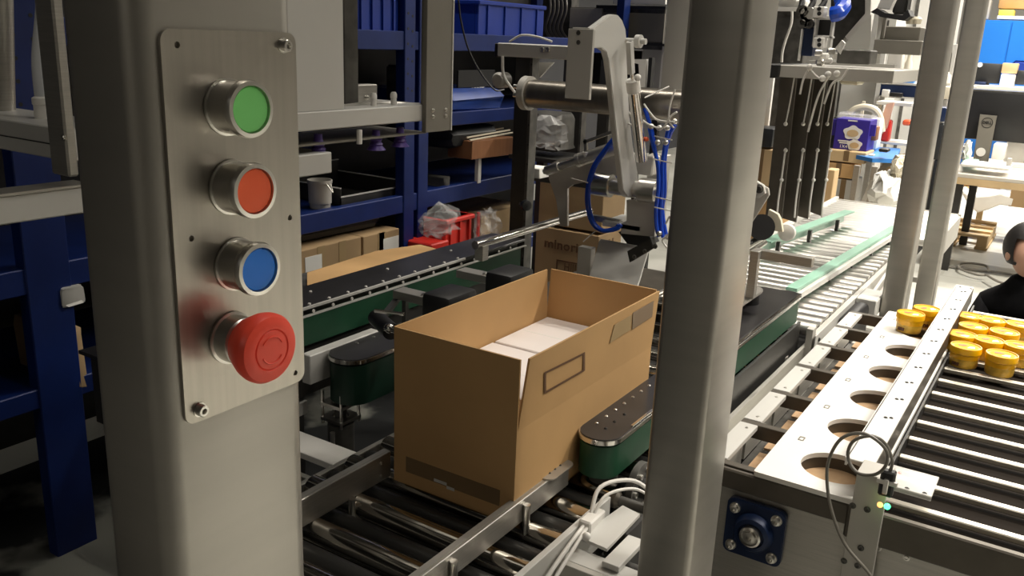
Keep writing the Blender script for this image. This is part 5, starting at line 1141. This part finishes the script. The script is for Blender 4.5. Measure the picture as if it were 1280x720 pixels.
item('yellow_carton', 'yellow carton on top of the blue cabinet', 'carton', 1248, 1267, 12, 20, 14.1, 'yel', .3)
item('brown_carton_far', 'large brown carton at the top right above the blue cabinet', 'carton', 1250, 1300, -20, 11, 14.3, 'card', .3)
item('white_strip_pack', 'low white pack directly on the blue cabinet', 'pack', 1246, 1300, 20, 24.5, 14.08, 'paper', .3)
item('grey_duct', 'pale grey duct post left of the cartons in the far background', 'duct', 1228, 1240, -30, 24, 14.2, 'paint', .2)
wl = thing('white_partition', 'white partition board between the far posts in the background', 'partition', (-2.4, 13.2, 0))
MB().box(-5.0, P(1222, 50, y=13.4).x-.25, 13.4, 13.44, 0, 2.6, .002).build('board', 'lpaint', wl)
for x in (-4.2, -3.2, -2.2): MB().box(x-.02, x+.02, 13.38, 13.4, 0, 2.6).build('joint_strip', 'grime', wl)

# floor cables
MB().tube([P(u, v, z=.012) for u, v in ((1168, 332), (1200, 335), (1222, 338), (1245, 340), (1270, 344), (1300, 350))], .009, 8).build('floor_cable', 'cable', None, 'grey cable lying across the pale floor behind the tubs', 'cable')
MB().tube([P(u, v, z=.035) for u, v in ((1232, 344), (1220, 343), (1200, 336), (1200, 330), (1214, 329), (1232, 332), (1236, 338))], .009, 8).build('cable_loop', 'cable', None, 'looped end of the grey cable on the floor', 'cable')
MB().tube([P(u, v, z=.06) for u, v in ((1232, 343), (1248, 352), (1268, 357), (1290, 362))], .009, 8).build('floor_cable', 'cable', None, 'second cable curving toward the person on the floor', 'cable')

# ------------------------------------------------------------------ person at the right edge
pr = thing('person', 'person in black clothes sitting low at the right edge behind the yellow tubs', 'person', (-.12, 4.50, 0))
def skin_body(name, verts, edges, m, root=0, parent=pr, sub=2):
    me = bpy.data.meshes.new(name); me.from_pydata([V(v[:3])-parent.location for v in verts], edges, []); ob = bpy.data.objects.new(name, me); COL.objects.link(ob); ob.parent = parent
    md = ob.modifiers.new('skin', 'SKIN'); sb2 = ob.modifiers.new('sub', 'SUBSURF'); sb2.levels = sub; sb2.render_levels = sub
    for i, v in enumerate(verts): me.skin_vertices[0].data[i].radius = (v[3], v[4] if len(v) > 4 else v[3]); me.skin_vertices[0].data[i].use_root = (i == root)
    bpy.context.view_layer.update(); ev = ob.evaluated_get(bpy.context.evaluated_depsgraph_get()); m2 = bpy.data.meshes.new_from_object(ev)
    for p_ in m2.polygons: p_.use_smooth = True
    ob.modifiers.clear(); ob.data = m2; m2.materials.clear(); m2.materials.append(M[m]); return ob
hx, hy = -.12, 4.50
skin_body('body', [(hx, hy+.12, .26, .15, .13), (hx, hy+.10, .37, .14, .11), (hx, hy+.05, .47, .16, .11), (hx, hy+.03, .55, .13, .09), (hx, hy, .61, .055), (hx, hy-.01, .655, .05),
    (hx-.12, hy+.02, .50, .055), (hx-.17, hy-.08, .36, .045), (hx-.12, hy-.30, .40, .038), (hx+.16, hy+.02, .51, .065), (hx+.24, hy-.10, .38, .05), (hx+.13, hy-.30, .40, .038),
    (hx-.10, hy+.05, .25, .10), (hx-.15, hy-.34, .46, .075), (hx-.14, hy-.32, .10, .05), (hx+.10, hy+.05, .25, .10), (hx+.15, hy-.34, .46, .075), (hx+.14, hy-.32, .10, .05)],
    [(0, 1), (1, 2), (2, 3), (3, 4), (4, 5), (3, 6), (6, 7), (7, 8), (3, 9), (9, 10), (10, 11), (0, 12), (12, 13), (13, 14), (0, 15), (15, 16), (16, 17)], 'cloth')
hd = MB().sph(V((hx, hy-.02, .755)), .085, (.88, 1.0, 1.25), 24, 16)
for v_ in hd.bm.verts:
    d = v_.co-V((hx, hy-.02, .755))
    if d.z < -.03: v_.co.x = hx+d.x*.86
hd.sph(V((hx-.03, hy-.105, .745)), .014, (1, 1.3, 1.6)).sph(V((hx-.082, hy-.0, .745)), .02, (.4, 1, 1.4)).sph(V((hx+.082, hy-.0, .745)), .02, (.4, 1, 1.4))
head = hd.build('head', 'skin', pr)
for sx in (-.032, .032): MB().sph(V((hx+sx, hy-.098, .768)), .009).build('eye', 'black', head)
MB().sph(V((hx, hy-.098, .71)), .016, (1.2, .5, .35)).build('mouth', 'red', head)
hr = MB().sph(V((hx, hy+.012, .782)), .098, (.96, 1.02, 1.16), 24, 16)
bmesh.ops.delete(hr.bm, geom=[v_ for v_ in hr.bm.verts if (v_.co.y < hy-.05 and v_.co.z < .81) or v_.co.z < .70], context='VERTS')
hr.build('hair', 'hair', head)
head.rotation_euler = (0, 0, .55)
for s_ in (-1, 1):
    wx = hx+s_*.125
    fv = [(wx, hy-.30, .40, .022, .018), (wx, hy-.36, .41, .030, .016), (wx, hy-.40, .41, .024, .012)]; fe = [(0, 1), (1, 2)]
    for k in range(4):
        bxx = wx+(-.024+.016*k); n_ = len(fv); L = (.066, .075, .07, .055)[k]
        fv += [(bxx, hy-.40, .41, .009), (bxx, hy-.40-L*.5, .405, .008), (bxx, hy-.40-L, .405, .007)]; fe += [(2, n_), (n_, n_+1), (n_+1, n_+2)]
    n_ = len(fv); fv += [(wx-s_*.03, hy-.35, .405, .010), (wx-s_*.05, hy-.385, .42, .008)]; fe += [(1, n_), (n_, n_+1)]
    skin_body('hand', fv, fe, 'skin', 0, pr, 1)
for s_ in (-1, 1): MB().box(hx+s_*.14-.045, hx+s_*.14+.045, hy-.45, hy-.22, 0, .08, .025, 3).build('shoe', 'black', pr)
MB().box(hx-.17, hx+.17, hy-.03, hy+.26, .10, .14, .01).box(hx-.15, hx-.12, hy, hy+.04, 0, .10).box(hx+.12, hx+.15, hy, hy+.04, 0, .10).box(hx-.15, hx-.12, hy+.2, hy+.24, 0, .10).box(hx+.12, hx+.15, hy+.2, hy+.24, 0, .10).build('low_stool', 'wood', None, 'low wooden stool under the seated person', 'stool')
